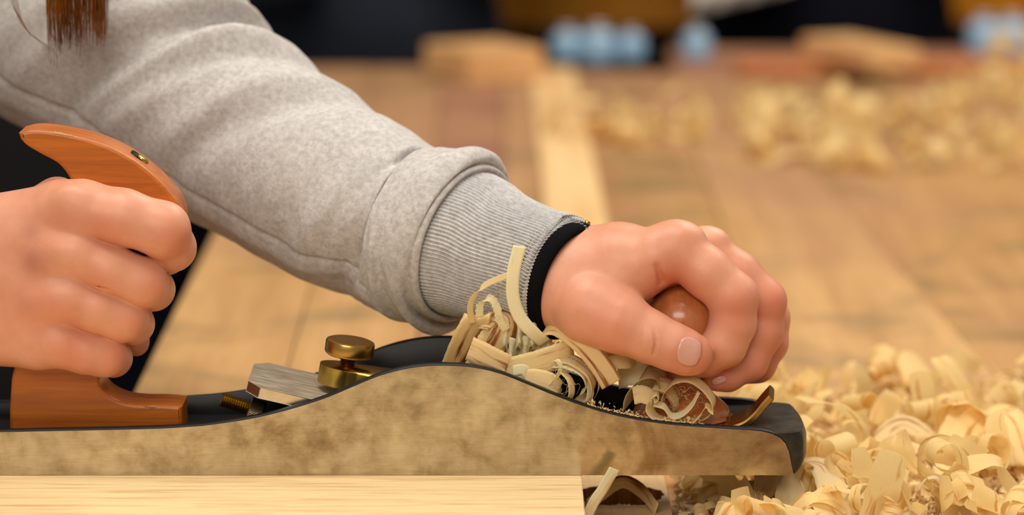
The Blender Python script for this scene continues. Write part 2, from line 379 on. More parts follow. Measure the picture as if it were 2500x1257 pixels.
class Field:                     # units of S (photograph pixels at the near cheek)
    def __init__(s, lo, hi, h):
        s.h = h; s.lo = np.array(lo, float); n = np.ceil((np.array(hi) - s.lo) / h).astype(int) + 1
        g_ = [s.lo[i] + h * np.arange(n[i]) for i in range(3)]
        s.X, s.Y, s.Z = [q.astype(np.float32) for q in np.meshgrid(*g_, indexing='ij', sparse=True)]
        s.shape = tuple(n)
    def cone(s, a_, b_, ra, rb):
        ba = b_ - a_; L = float(ba @ ba) + 1e-9
        px, py, pz_ = s.X - a_[0], s.Y - a_[1], s.Z - a_[2]
        t = np.clip((px * ba[0] + py * ba[1] + pz_ * ba[2]) / L, 0, 1)
        return np.sqrt((px - t*ba[0])**2 + (py - t*ba[1])**2 + (pz_ - t*ba[2])**2) - (ra + t * (rb - ra))
    def ball(s, c, r): return np.sqrt((s.X-c[0])**2 + (s.Y-c[1])**2 + (s.Z-c[2])**2) - r
    def ell(s, c, r, rot=None):
        x, y, z = s.X - c[0], s.Y - c[1], s.Z - c[2]
        if rot is not None:
            Rm = np.array(rot.to_3x3()) ; x, y, z = [x*Rm[0][i] + y*Rm[1][i] + z*Rm[2][i] for i in range(3)]
        k = np.sqrt((x/r[0])**2 + (y/r[1])**2 + (z/r[2])**2); return (k - 1) * min(r)
    def chain(s, pts, k=10):
        f = None
        for (a_, ra), (b_, rb) in zip(pts[:-1], pts[1:]):
            c = s.cone(a_, b_, ra, rb); f = c if f is None else smin(f, c, k)
        return f
    def mesh(s, G): return surface_nets(G, s.lo, s.h)
def Q(px, py, d, r=None):        # photograph pixel + depth -> point in field units (and radius corrected for distance)
    p = np.array(P(px, py, d)) / S
    return p if r is None else (p, r * (1 + d * S / D0))
def QQ(lst): return [Q(*t) for t in lst]
def bbox(chains, pad):
    lo = np.min([p - r for c in chains for p, r in c], 0) - pad; hi = np.max([p + r for c in chains for p, r in c], 0) + pad
    return lo, hi
VOX = 3.0
def build_hand(palm, fingers, carve=(), add=(), kp=34, clip=None, kf=5):
    palm = [QQ(c) for c in palm]; fingers = [QQ(c) for c in fingers]
    lo, hi = bbox(palm + fingers, 8)
    if clip: lo[0] = max(lo[0], clip[0]); 
    f = Field(lo, hi, VOX); G0 = None
    for c in palm:
        g_ = f.chain(c, 14); G0 = g_ if G0 is None else smin(G0, g_, 42)
    for c, r, k, rot in add: G0 = smin(G0, f.ell(c, r, rot), k)
    G = None
    for c in fingers:
        g_ = smin(G0, f.chain(c, 16), kp); G = g_ if G is None else smin(G, g_, kf)
    for pts, k in carve:
        c = f.chain(QQ(pts), 2); G = -smin(-G, c, k)
    return f.mesh(G)

# right hand on the rear handle
rh_f = [
    [(150,516,85,74), (200,514,62,73), (300,530,48,67), (396,560,56,66), (420,604,112,56), (405,618,190,50), (360,625,245,44)],
    [(120,618,70,72), (190,616,52,68), (262,654,44,62), (348,690,58,59), (374,706,130,50), (340,712,210,46), (290,715,250,42)],
    [(105,728,66,68), (175,724,50,63), (232,750,44,59), (300,774,62,58), (326,790,130,48), (290,796,210,44), (240,800,250,40)],
    [(95,836,80,62), (150,838,58,58), (205,856,56,54), (255,866,74,52), (276,874,130,44), (240,876,200,40), (200,880,240,36)],
    [(-90,640,270,80), (60,540,262,66), (140,492,262,56), (226,600,312,46), (296,740,316,40), (330,828,304,32), (334,842,300,26)],
]
rh_p = [[(-330,660,190,118), (150,520,88,74)], [(-330,690,170,118), (120,618,74,72)], [(-330,710,165,118), (105,728,72,68)],
        [(-330,740,170,112), (95,836,84,62)], [(-200,600,160,100), (165,566,84,68)], [(-200,680,150,100), (142,672,76,66)], [(-200,760,150,100), (124,782,76,62)], [(-330,700,230,100), (-60,700,190,130)], [(-60,600,190,95), (90,620,150,75)], [(-60,790,170,95), (60,790,130,85)]]
rh_c = [([(226,562,-12,3), (262,585,-20,4), (300,598,-22,5), (345,612,-20,6), (375,618,-5,8)], 8),
        ([(196,800,0,3), (262,828,-8,4)], 6), ([(228,690,0,3), (300,730,-14,4)], 6)]
kn = [((172,488,18),(40,22,30)), ((160,612,2),(42,24,34)), ((150,722,4),(40,22,32)), ((142,832,22),(36,22,28))]
rh_a = [(Q(*c), r, 26, None) for c, r in kn]
Vr, Fr = build_hand(rh_p, rh_f, rh_c, rh_a, kp=24, kf=3, clip=(Q(-340, 700, 150)[0],))

# left hand on the front knob
lh_f = [
    [(1600,628,130,66), (1650,606,140,66), (1726,666,120,60), (1791,726,112,59), (1789,790,112,55), (1768,842,108,53), (1722,872,120,46), (1694,884,128,38)],
    [(1690,640,220,66), (1722,618,235,60), (1800,672,225,56), (1862,736,215,56), (1858,810,205,52), (1826,882,190,47), (1776,914,172,40), (1750,922,160,33)],
    [(1720,680,310,62), (1745,650,325,56), (1812,708,315,52), (1874,778,300,52), (1874,836,285,48), (1850,890,260,42), (1800,905,240,36)],
    [(1700,740,370,56), (1730,710,385,50), (1800,770,375,45), (1852,830,360,44), (1840,884,335,40), (1800,890,310,34)],
    [(1440,752,88,88), (1510,784,58,76), (1586,822,44,62), (1640,846,38,57), (1680,862,40,53), (1694,866,44,46)],
]
lh_p = [[(1290,655,262,112), (1385,682,205,117), (1515,645,175,98), (1600,628,142,70)],
        [(1290,655,280,96), (1385,676,215,108), (1520,645,230,84), (1690,640,225,62)],
        [(1385,680,240,98), (1520,670,300,84), (1720,680,310,56)],
        [(1385,690,250,96), (1520,720,340,80), (1700,740,370,50)],
        [(1330,680,230,94), (1395,716,160,98), (1470,760,90,84)],
        [(1480,690,150,72), (1560,672,130,52)]]
lh_c = [([(1572,792,-20,3.5), (1566,830,-24,4), (1570,862,-18,3.5)], 5), ([(1596,796,-18,3), (1601,832,-20,3.5), (1596,866,-14,3)], 5),
        ([(1745,822,45,3), (1728,814,48,4), (1712,812,60,5)], 6), ([(1604,650,66,2), (1618,690,84,6)], 18),
        ([(1738,748,60,4), (1752,742,48,3)], 6)]
kn2 = [((1655,572,135),(60,40,26)), ((1728,580,225),(44,36,24))]
lh_a = [(Q(*c), r, 26, None) for c, r in kn2]
Vl, Fl = build_hand(lh_p, lh_f, lh_c, lh_a, kp=18, kf=2.5)
# arms, neck and trunk beneath the clothes (coarse)
SH = Q(-330, -620, 1450); SR = Q(-560, -560, 300)
arm = [QQ([(1330,668,240,104), (1130,594,390,118), (765,445,680,150), (395,185,985,175), (150,-10,1170,190), (-50,-140,1300,190)]) + [(SH, 230.)],
       QQ([(-320,690,180,112), (-700,600,240,170), (-1000,300,350,200)]) + [(SR + np.array([-250, 0, -60]), 240.)],
       [(SH, 240.), (SR + np.array([-250, 0, -60]), 240.)],
       [((SH + SR) / 2 + np.array([-150, 60, -60]), 420.), ((SH + SR) / 2 + np.array([-750, 120, -1500]), 470.), ((SH + SR) / 2 + np.array([-850, 120, -2300]), 500.)],
       [((SH + SR) / 2 + np.array([-60, 60, 200]), 190.), ((SH + SR) / 2 + np.array([60, 40, 560]), 180.)]]
lo, hi = bbox(arm, 30); f = Field(lo, hi, 16.); G = None
for c in arm: g_ = f.chain(c, 60); G = g_ if G is None else smin(G, g_, 120)
Va, Fa = f.mesh(G)
person = empty('person', (-.6, .15, FZ))
tag(person, 'person in a grey hoodie with both hands on the plane, brown hair hanging down', 'person')
Vb = np.concatenate([Vr, Vl, Va]) * S
Fb = np.concatenate([Fr, Fl + len(Vr), Fa + len(Vr) + len(Vl)])
def np_mesh(name, V, Fq, mat, parent):
    me = bpy.data.meshes.new(name); me.vertices.add(len(V)); me.vertices.foreach_set('co', V.astype(np.float32).ravel())
    n = len(Fq); me.loops.add(n * 4); me.polygons.add(n)
    me.polygons.foreach_set('loop_start', np.arange(0, n * 4, 4, dtype=np.int32)); me.loops.foreach_set('vertex_index', Fq.astype(np.int32).ravel())
    me.update(calc_edges=True); me.validate(); me.shade_smooth(); me.materials.append(mat); return link(name, me, parent)
# relax the quads a little
def relax(V, Fq, it):
    for _ in range(it):
        acc = np.zeros_like(V); cnt = np.zeros(len(V))
        for a_, b_ in ((0,1),(1,2),(2,3),(3,0)):
            np.add.at(acc, Fq[:, a_], V[Fq[:, b_]]); np.add.at(cnt, Fq[:, a_], 1)
        V = .4 * V + .6 * acc / np.maximum(cnt, 1)[:, None]
    return V
Vb = relax(Vb, Fb, 2)
body = np_mesh('body', Vb, Fb, M['skin'], person)
def soft(centres):
    a_ = np.zeros(len(Vb))
    for (px, py, d, r, st) in centres:
        c = np.array(P(px, py, d)); dd = np.linalg.norm(Vb - c, axis=1) / (r * S); a_ = np.maximum(a_, st * np.exp(-dd * dd))
    return a_
red = soft([(1795,760,40,60,.55), (1700,880,0,60,.5), (1640,690,100,70,.7), (1890,740,170,60,.6), (1860,900,200,90,.75), (1760,905,150,60,.8), (1480,800,0,80,.25),
            (445,600,0,60,.5), (395,700,0,50,.45), (345,790,0,45,.5), (290,870,20,50,.5), (150,560,0,50,.25), (250,560,-10,60,.35), (90,760,0,80,.35), (180,860,0,60,.4), (230,690,0,50,.35)])
bru = soft([(75,640,-10,34,.55), (70,560,-5,26,.3), (100,655,-10,20,.3), (60,740,0,30,.22)])
for nm, arr in (('red', red), ('bruise', bru)):
    at = body.data.attributes.new(nm, 'FLOAT', 'POINT'); at.data.foreach_set('value', arr.astype(np.float32))
# thumbnail and fingertip nail: curved plates lying on the fingertips
from mathutils.bvhtree import BVHTree
me = body.data
nvis = len(Vr) + len(Vl)
bvh = BVHTree.FromPolygons([tuple(v) for v in Vb[len(Vr):nvis]], [tuple(q) for q in Fl], all_triangles=False)
def nail(cx, cy, wx, wy, rotdeg, lift):
    V = []; Fc = []; n = 14; uvv = []
    ca, sa = math.cos(math.radians(rotdeg)), math.sin(math.radians(rotdeg))
    for i in range(n + 1):
        for k in range(n + 1):
            u = -1 + 2 * i / n; v = -1 + 2 * k / n
            uu = u * math.sqrt(1 - v * v * .42); vv = v * math.sqrt(1 - u * u * .42)
            x = cx + (uu * wx) * ca - (vv * wy) * sa; y = cy + (uu * wx) * sa + (vv * wy) * ca
            dr = ray(x, y).normalized(); hit = bvh.ray_cast(CAM, dr)
            e = max(abs(u), abs(v)); 
            V.append(hit[0] - dr * S * (lift * (1 - .95 * e ** 4)) if hit[0] is not None else CAM + dr * D0)
    for i in range(n):
        for k in range(n): Fc.append((i*(n+1)+k, (i+1)*(n+1)+k, (i+1)*(n+1)+k+1, i*(n+1)+k+1))
    o = mesh_obj('fingernail', V, Fc, M['nail'], person); md = o.modifiers.new('s', 'SOLIDIFY'); md.thickness = .0003; md.offset = -1
    return o
nail(1683, 858, 29, 36, 12, 1.9); nail(1755, 928, 18, 9, -18, 1.4)

# ------------------------------------------------------------------ clothing
def loft(name, st, nu, nv, disp, mat, parent, close=False, flat=1.0):
    # st: stations (px, py, d, r); disp(u, ang) -> extra radius in px
    P3 = [np.array(P(a_[0], a_[1], a_[2])) for a_ in st]; rr = [[a_[3] * R(a_[2])] for a_ in st]
    C = catmull(P3, nu); Rr = catmull(rr, nu)[:, 0]
    V = []; T = np.gradient(C, axis=0); T /= np.linalg.norm(T, axis=1)[:, None]
    ang = np.linspace(0, 2 * PI, nv, endpoint=False)
    view = np.array(FW)
    for i in range(nu + 1):
        t = T[i]; up = np.cross(t, view); up /= np.linalg.norm(up)    # image-plane normal of the axis
        if up[2] < 0: up = -up
        sd = np.cross(up, t); sd /= np.linalg.norm(sd)
        if sd @ view > 0: sd = -sd                                  # points to the camera side
        r = Rr[i] + disp(i / nu, ang) * S
        V.append(C[i] + r[:, None] * (np.cos(ang)[:, None] * up + np.sin(ang)[:, None] * sd * flat))
    V = np.concatenate(V); Fq = []
    i, k = np.meshgrid(np.arange(nu), np.arange(nv), indexing='ij'); k2 = (k + 1) % nv
    Fq = np.stack([i*nv+k, i*nv+k2, (i+1)*nv+k2, (i+1)*nv+k], -1).reshape(-1, 4)
    return np_mesh(name, V, Fq, mat, parent)
# angle 0 = upper silhouette, pi/2 = facing the camera, pi = lower silhouette
hoodie_st = None
lo, hi = bbox(arm[1:4], 90)
f = Field(lo, hi, 16.); G = None
for c in ([(p, r + 55) for p, r in arm[1][1:]], arm[2] and [(p, r + 60) for p, r in arm[2]], [(p, r + 60) for p, r in arm[3]]):
    g_ = f.chain(c, 60); G = g_ if G is None else smin(G, g_, 140)
G = G + 9 * np.sin(f.Z / 42 + np.sin(f.X / 90) * 1.5) * np.sin(f.X / 60 + f.Y / 80)
Vh, Fh = f.mesh(G)
hoodie = np_mesh('hoodie', relax(Vh * S, Fh, 1), Fh, M['fleece'], person)
# forearm sleeve, stations from the cuff back to the shoulder
sl = [(1138,597,384,176), (1128,593,392,196), (1104,584,410,214), (1060,578,445,217), (1010,570,480,208), (975,556,505,207), (905,515,565,215), (765,440,680,224), (620,352,800,234),
      (490,268,905,243), (395,185,985,268), (285,95,1070,300), (150,-10,1170,315), (-50,-150,1300,310), (-230,-400,1400,300), (-330,-640,1450,280)]
NS = len(sl) - 1
def g(x, c, w_): return np.exp(-((x - c) / w_) ** 2)
folds = [  # station centre, angle slope, width, depth, angle centre, angle spread
    (2.5, .0, .35, 8, PI, 1.0), (4.9, .10, .22, -22, .1, .7), (5.1, .5, .3, -16, 2.5, .7), (6.0, .5, .3, 8, 2.2, .8),
    (7.2, .55, .22, -9, .9, .9), (7.75, .6, .2, 8, 1.0, 1.0), (8.25, .6, .2, -13, .6, .9), (8.7, .65, .22, 13, .6, 1.0),
    (9.15, .65, .18, -17, .55, .9), (9.55, .65, .22, 15, .6, 1.0), (10.0, .6, .2, -22, .5, .9), (10.5, .6, .26, 18, .6, 1.0), (11.0, .5, .25, -18, .7, .9),
    (9.8, .75, .2, -10, 1.9, .7), (9.0, .7, .2, 9, 1.9, .7), (10.7, .7, .25, 12, 1.8, .8), (11.6, .6, .3, -14, 1.3, 1.0), (12.3, .5, .3, 16, 1.2, 1.1), (8.0, .6, .2, -7, 1.9, .7),
    (3.6, .25, .22, 9, 2.2, .65), (4.5, .5, .16, -12, 2.0, .8), (1.6, 0, .5, 10, .2, .7)]
def sdisp(u, an):
    s = u * NS; out = np.zeros_like(an)
    for c, slope, w_, dep, ac, asp in folds:
        da = (an - ac + PI) % (2 * PI) - PI
        out = out + 2.3 * dep * g(s - slope * da, c, w_) * np.exp(-(da / asp) ** 2)
    out = out + 3 * np.sin(s * 3.1 + an * 2) * np.sin(an * 3 - s) + 1.6 * np.sin(s * 9 + an * 5) * np.sin(an * 7 + s * 2)
    if s > 3.5:      # stitched seam under the forearm
        q = min((s - 3.5) / .8, 1); out = out - 8 * q * g(an, 2.42, .03) + 7 * q * g(an, 2.62, .11)
    if s < .5: out = out * (s * 2)
    return out
sleeve = loft('sleeve', sl, 420, 300, sdisp, M['fleece'], hoodie)
# rolled seam where the cuff is sewn on
C0 = np.array(P(1133, 595, 389)); t0 = np.array(P(1128,593,392)) - np.array(P(1150,601,375)); t0 /= np.linalg.norm(t0)
up = np.cross(t0, np.array(FW)); up /= np.linalg.norm(up); up = up if up[2] > 0 else -up; sd = np.cross(up, t0); sd = sd if sd @ np.array(FW) < 0 else -sd
def ring_tube(name, C_, up_, sd_, t_, Rr, rt, mat, parent, nv=160, nt=12, wob=0, oval=1.0):
    V = []; Fc = []
    for i in range(nv):
        a_ = 2 * PI * i / nv; rad = math.cos(a_) * up_ + math.sin(a_) * sd_; rr = Rr * (1 + wob * math.sin(3 * a_ + 1))
        for k in range(nt):
            b_ = 2 * PI * k / nt; V.append(C_ + rad * (rr + rt * math.cos(b_)) + t_ * rt * oval * math.sin(b_))
    for i in range(nv):
        for k in range(nt): Fc.append((i*nt+k, ((i+1) % nv)*nt+k, ((i+1) % nv)*nt+(k+1) % nt, i*nt+(k+1) % nt))
    return mesh_obj(name, V, Fc, mat, parent)
ring_tube('seam_band', C0, up, sd, t0, 190 * R(389), 9 * S, M['fleece'], hoodie, oval=1.5, wob=.006)
NR = 112
cuff_st = [(1090,578,418,150), (1125,592,394,176), (1165,607,358,174), (1215,627,318,162), (1290,652,262,152), (1352,674,214,152), (1358,676,210,150), (1360,677,208,143), (1361,677.5,207,112)]
def cdisp(u, an):
    e = min(1, (1 - u) * 12); return 2.3 * e * np.cos(an * NR) + 3.0 * np.sin(an * 3 + 6 * u) * np.sin(u * 7) - 5 * g(an, 2.0, .25) * g(u, .3, .1)
cuff = loft('cuff', cuff_st, 70, NR * 9, cdisp, M['rib'], hoodie); cuff['label'] = 'ribbed grey knit cuff'
# black band showing at the wrist
C1 = np.array(P(1381, 685, 196)); t1 = np.array(P(1352,672,216)) - np.array(P(1400,690,180)); t1 /= np.linalg.norm(t1)
up1 = np.cross(t1, np.array(FW)); up1 /= np.linalg.norm(up1); up1 = up1 if up1[2] > 0 else -up1; sd1 = np.cross(up1, t1); sd1 = sd1 if sd1 @ np.array(FW) < 0 else -sd1
wb = ring_tube('wrist_band', C1, up1, sd1, t1, 134 * R(199), 14 * S, M['black'], person, oval=2.0)
bead = lathe('clasp', [(.0001, -.0012), (.0011, -.0008), (.0013, 0), (.0011, .0008), (.0001, .0012)], M['brass'], wb, Vector(C1 + up1 * 148 * R(199)), up1, 16); wb['label'] = 'black band at the wrist'
# dark trousers
tr = [[(np.array(arm[3][2][0]) + np.array([0, 0, 250]), 540.), (np.array(arm[3][2][0]) + np.array([50, 0, -300]), 560.)]]
h0 = arm[3][2][0]
for sy, dx in ((-260, 300), (330, 420)):
    tr.append([(h0 + np.array([60, sy, -250]), 400.), (h0 + np.array([dx, sy * 1.2, -1700]), 300.), (h0 + np.array([dx - 250, sy * 1.2, FZ / S - h0[2] + 230]), 210.)])
lo, hi = bbox(tr, 20); f = Field(lo, hi, 22.); G = None
for c in tr: g_ = f.chain(c, 60); G = g_ if G is None else smin(G, g_, 110)
Vt, Ft = f.mesh(G + 8 * np.sin(f.Z / 70 + f.X / 120)); trs = np_mesh('trousers', Vt * S, Ft, M['trousers'], person)
# hair hanging in front of the shoulder
def strands(name, roots, mat, parent, rad, seg=14):
    V = []; Fc = []
    for pts, r in roots:
        C = catmull([np.array(P(*p)) for p in pts], seg); b0 = len(V)
        for i, c in enumerate(C):
            q = r * (1 - .75 * (i / seg) ** 2)
            for k in range(4):
                a_ = k * PI / 2; V.append(c + np.array([math.cos(a_) * q, math.sin(a_) * q, 0]))
        for i in range(seg):
            for k in range(4): Fc.append((b0+i*4+k, b0+i*4+(k+1) % 4, b0+(i+1)*4+(k+1) % 4, b0+(i+1)*4+k))
    return mesh_obj(name, V, Fc, mat, parent)
rt = []
for k in range(520):
    x = random.uniform(108, 262); d = 560 + random.uniform(-35, 35) ; end = 104 + random.gauss(0, 15) - abs(random.gauss(0, 14)) - (18 if 195 < x < 235 else 0) + (18 if x < 140 else 0)
    rt.append(([(x - 30 + random.gauss(0, 12), -1000, d + 120), (x + random.gauss(0, 5), -450, d + 40), (x + random.gauss(0, 3), -120, d), ((x - 185) * .92 + 190 + random.gauss(0, 3), end, d)], random.uniform(.6, 1.7) * S))
for k in range(5):
    rt.append(([(-60 - 8 * k, -1000, 620), (0 + 3 * k, -300, 560), (30 + 5 * k, 10 + 8 * k, 540), (100 + 9 * k, 105 + 6 * k, 540), (122 + 2 * k, 150 + 12 * k, 545)], .9 * S))
strands('hair', rt, M['hair'], person, 1)

# ------------------------------------------------------------------ the hand plane
plane = empty('hand_plane', P(900, 1160, 180)); plane.location.z = 0
tag(plane, 'long low-angle hand plane with worn steel sides, brass fittings and cherry handles', 'hand plane')
W = 360
top = [(-420,1051),(-200,1051),(0,1050),(100,1048),(200,1046),(300,1044),(400,1041),(450,1038),(500,1034),(560,1026),(620,1016),(680,1002),(740,985),(800,965),(860,940),(920,915),(980,898),(1040,889),(1100,888),
       (1160,893),(1220,907),(1280,930),(1340,955),(1400,978),(1460,998),(1520,1013),(1580,1024),(1640,1032),(1700,1037),(1760,1041),(1830,1045)]
tp = catmull([(a_, b_, 0) for a_, b_ in top], 150)
tp = [(a_[0], a_[1]) for a_ in tp]
corner = [(1860,1048),(1885,1054),(1905,1064),(1918,1078),(1926,1098),(1932,1128),(1937,1152)]
prof = [P(x, y, 0) for x, y in tp + corner]; x0 = prof[0].x; xe = P(1938, 1160, 0).x
bm = bmesh.new()
def cheek(ya, yb, outer_first):
    # ya = outer side, yb = inner side
    s_ = 1 if yb > ya else -1; ch = 5 * S
    cols = []
    for p in prof:
        zt = p.z; cols.append([bm.verts.new(q) for q in ((p.x, ya, 0.), (p.x, ya, max(zt - 5 * S, .0003)), (p.x, ya + s_ * 2 * S, max(zt - 1.6 * S, .0004)), (p.x, ya + s_ * 6 * S, max(zt, .0005)), (p.x, yb - s_ * 4 * S, max(zt, .0005)), (p.x, yb, max(zt - 4 * S, .0003)), (p.x, yb, 0.))])
    for a_, b_ in zip(cols[:-1], cols[1:]):
        for k in range(6):
            fc = bm.faces.new((a_[k], b_[k], b_[k+1], a_[k+1])); fc.material_index = 0 if k == 0 else 1; fc.smooth = k > 0
        fc = bm.faces.new((a_[6], b_[6], b_[0], a_[0])); fc.material_index = 0
    bm.faces.new(cols[0]); bm.faces.new(cols[-1])
cheek(0, 25 * S, 1); cheek(W * S, (W - 25) * S, 1)
floor_z = P(1700, 1044, 180).z
box_bm(x0, P(1760,0,0).x, 24 * S, (W - 24) * S, 0, floor_z, bm)
for fc in bm.faces[-6:]: fc.material_index = 1
# frog bed ramp under the blade
def slab(pts, ya, yb, mi):
    A = [bm.verts.new((x, ya, z)) for x, z in pts]; C_ = [bm.verts.new((x, yb, z)) for x, z in pts]
    fs = [bm.faces.new(A), bm.faces.new(C_[::-1])] + [bm.faces.new((A[i], C_[i], C_[(i+1) % len(pts)], A[(i+1) % len(pts)])) for i in range(len(pts))]
    for q in fs: q.material_index = mi
zA = P(720, 995, 180).z
slab([(P(690,0,0).x, floor_z - .001), (P(720,0,0).x, zA - .004), (P(1000,0,0).x, floor_z + .001), (P(1010,0,0).x, floor_z - .001)], 60 * S, (W - 60) * S, 1)
plane_body = bm_obj('plane_body', bm, [M['steel'], M['japan']], plane)
plane_body['label'] = 'worn steel sides with black painted inside'
# rounded nose of the casting
nzt = P(1900, 1058, 0).z; V = []; Fc = []; nn = 40
lev = [(0, .5), (.0008, .72), (.0025, .98), (.006, 1.2), (nzt - .004, 1.18), (nzt - .0012, 1.02), (nzt, .86)]
xs = P(1872, 1100, 0).x
for z, bul in lev:
    for i in range(nn + 1):
        t = i / nn; a_ = PI * t; d = W * S * (.5 - .5 * math.cos(a_)) ; ex = (abs(math.sin(a_))) ** .62
        base = P(1927, 1100, 0).x if i in (0, nn) else 0
        X_ = xs + (P(1932,1100,0).x - xs) * min(1, ex * 1.6) + 0.0066 * bul * ex * (1 if 0 < i < nn else 0)
        V.append((X_, min(max(d, .0004), W * S - .0004), z))
for q in range(len(lev) - 1):
    for i in range(nn): Fc.append((q*(nn+1)+i, q*(nn+1)+i+1, (q+1)*(nn+1)+i+1, (q+1)*(nn+1)+i))
for q in (0, len(lev) - 1): Fc.append(tuple(q*(nn+1)+i for i in range(nn + 1)))
for q in range(len(lev) - 1): Fc.append((q*(nn+1), (q+1)*(nn+1), (q+1)*(nn+1)+nn, q*(nn+1)+nn))
nose = sharp(mesh_obj('nose', V, Fc, M['toe'], plane), 50)
zp = P(1760, 1052, 30).z
tplat = bm_obj('toe_plate', box_bm(P(1600,0,0).x, P(1905,0,0).x, 25 * S, (W - 25) * S, floor_z - .001, zp), M['toe'], plane, bevel=.001)

# rear handle
ol = [(45,325),(75,318),(120,320),(200,335),(260,355),(320,386),(372,425),(412,466),(436,500),(446,545),(432,615),(408,680),(376,745),(338,812),(296,866),(262,900),(244,918),(244,940),(256,958),(276,972),(305,983),(345,988),(400,989),(440,993),(444,998),(404,1044),
      (300,1047),(150,1050),(24,1052),(23,1000),(26,950),(32,905),(60,820),(100,720),(150,610),(182,520),(182,465),(168,432),(142,400),(100,376),(66,356),(50,340)]
iA, iB = ol.index((444,998)), ol.index((23,1000))
poly = [tuple(q) for q in catmull([(x, y, 0) for x, y in ol[:iA + 1]], 170)]
zf = floor_z
zrow = lambda z: 628.5 + F * math.tan(math.atan((CAM.z - z) / (110 * S - CAM.y)) - PITCH)
bot = zrow(zf + .0003)
poly += [(446, bot, 0)] + [(x, bot, 0) for x in np.linspace(430, 38, 24)] + [(24, bot, 0)]
poly += [tuple(q) for q in catmull([(x, y, 0) for x, y in ol[iB:]], 90)]
keep = [P(p[0], p[1], 110) for p in poly]
pts2 = [np.array((q.x, q.z)) for q in keep]
q_ = [pts2[0]]
for q in pts2[1:]:
    if np.linalg.norm(q - q_[-1]) > 2.5 * S: q_.append(q)
pts2 = q_
n = len(pts2); area2 = sum(pts2[i][0]*pts2[(i+1) % n][1] - pts2[(i+1) % n][0]*pts2[i][1] for i in range(n)); sg = 1 if area2 > 0 else -1
nor = []
for i in range(n):
    t = pts2[(i+2) % n] - pts2[(i-2) % n]; L = np.linalg.norm(t) + 1e-9; nor.append(np.array((-t[1], t[0])) / L * sg)
V = []; Fc = []; y0, y1 = 110 * S, 250 * S; rb = 9 * S; rings = []
for k in range(5): a_ = k / 4 * PI / 2; rings.append((rb * (1 - math.sin(a_)), y0 + rb * (1 - math.cos(a_))))
rings += [(y_in, y1 - (yy - y0)) for y_in, yy in rings[::-1]]
for ins_, yy in rings:
    for i in range(n): q = pts2[i] + nor[i] * ins_; V.append((q[0], yy, q[1]))
for r_ in range(len(rings) - 1):
    for i in range(n): Fc.append((r_*n+i, r_*n+(i+1) % n, (r_+1)*n+(i+1) % n, (r_+1)*n+i))
from mathutils.geometry import tessellate_polygon
for r_, fl in ((0, False), (len(rings) - 1, True)):
    for t_ in tessellate_polygon([[Vector((V[r_*n+i][0], V[r_*n+i][2], 0)) for i in range(n)]]): Fc.append(tuple(r_*n + q for q in t_))
tote = sharp(mesh_obj('rear_handle', V, Fc, M['tote'], plane), 30); tote['label'] = 'curved cherry wood rear handle'
sc_c = P(345, 402, 180) ; sn = Vector((.62, 0, .78))
lathe('screw_recess', [(0, .0), (.0032, .0), (.0036, .0004), (.0036, -.002)], M['japan'], tote, P(338, 383, 180) + sn * .0002, sn, 32)
bs = lathe('brass_screw', [(.0001, .0012), (.0024, .0012), (.0027, .0008), (.0027, -.002)], M['brass_dull'], tote, P(347, 390, 178), sn, 32)
# chipped edge: bare sliver on the horn and on the foot
def sliver(pts, r0, parent):
    C = catmull([np.array(P(*p)) for p in pts], 24); V = []; Fc = []
    for i, c in enumerate(C):
        q = r0 * S * math.sin(PI * (i + .3) / 24.6) * (.7 + .5 * random.random())
        for k in range(6): a_ = k * PI / 3; V.append(c + np.array([0, math.cos(a_) * q * .8, math.sin(a_) * q]))
    for i in range(24):
        for k in range(6): Fc.append((i*6+k, i*6+(k+1) % 6, (i+1)*6+(k+1) % 6, (i+1)*6+k))
    return mesh_obj('worn_edge', V, Fc, M['worn'], parent)
sliver([(98,324,114), (130,325,114), (165,331,114), (205,338,114)], 5, tote); sliver([(338,991,113), (365,993,112), (400,993,113)], 4, tote)

# front knob, lathe-turned
kx = P(1664, 1000, 180).x; ky = 180 * S; kr = R(180)
def kz(row): return P(1664, row, 180).z
prof_k = [(.0001, 694), (22, 697), (48, 710), (70, 731), (84, 757), (88, 785), (82, 815), (68, 842), (54, 865), (48, 888), (50, 912), (58, 935), (76, 958), (98, 978), (114, 994), (118, 1008), (116, 1014), (.0001, 1014)]
kp = catmull([(a_, b_, 0) for a_, b_ in prof_k], 90)
zb0 = floor_z
knob = lathe('front_knob', [(max(a_[0], .0001) * kr, kz(a_[1])) for a_ in kp][::-1], M['knob'], plane, (kx, ky, 0), seg=80); knob['label'] = 'round cherry wood front knob'
zr = kz(1014)
lathe('knob_ring', [(.0001, zr - .006), (118 * kr, zr - .006), (123 * kr, zr - .0035), (124 * kr, zr - .0012), (119 * kr, zr), (.0001, zr)], M['brass'], plane, (kx, ky, 0), seg=80)
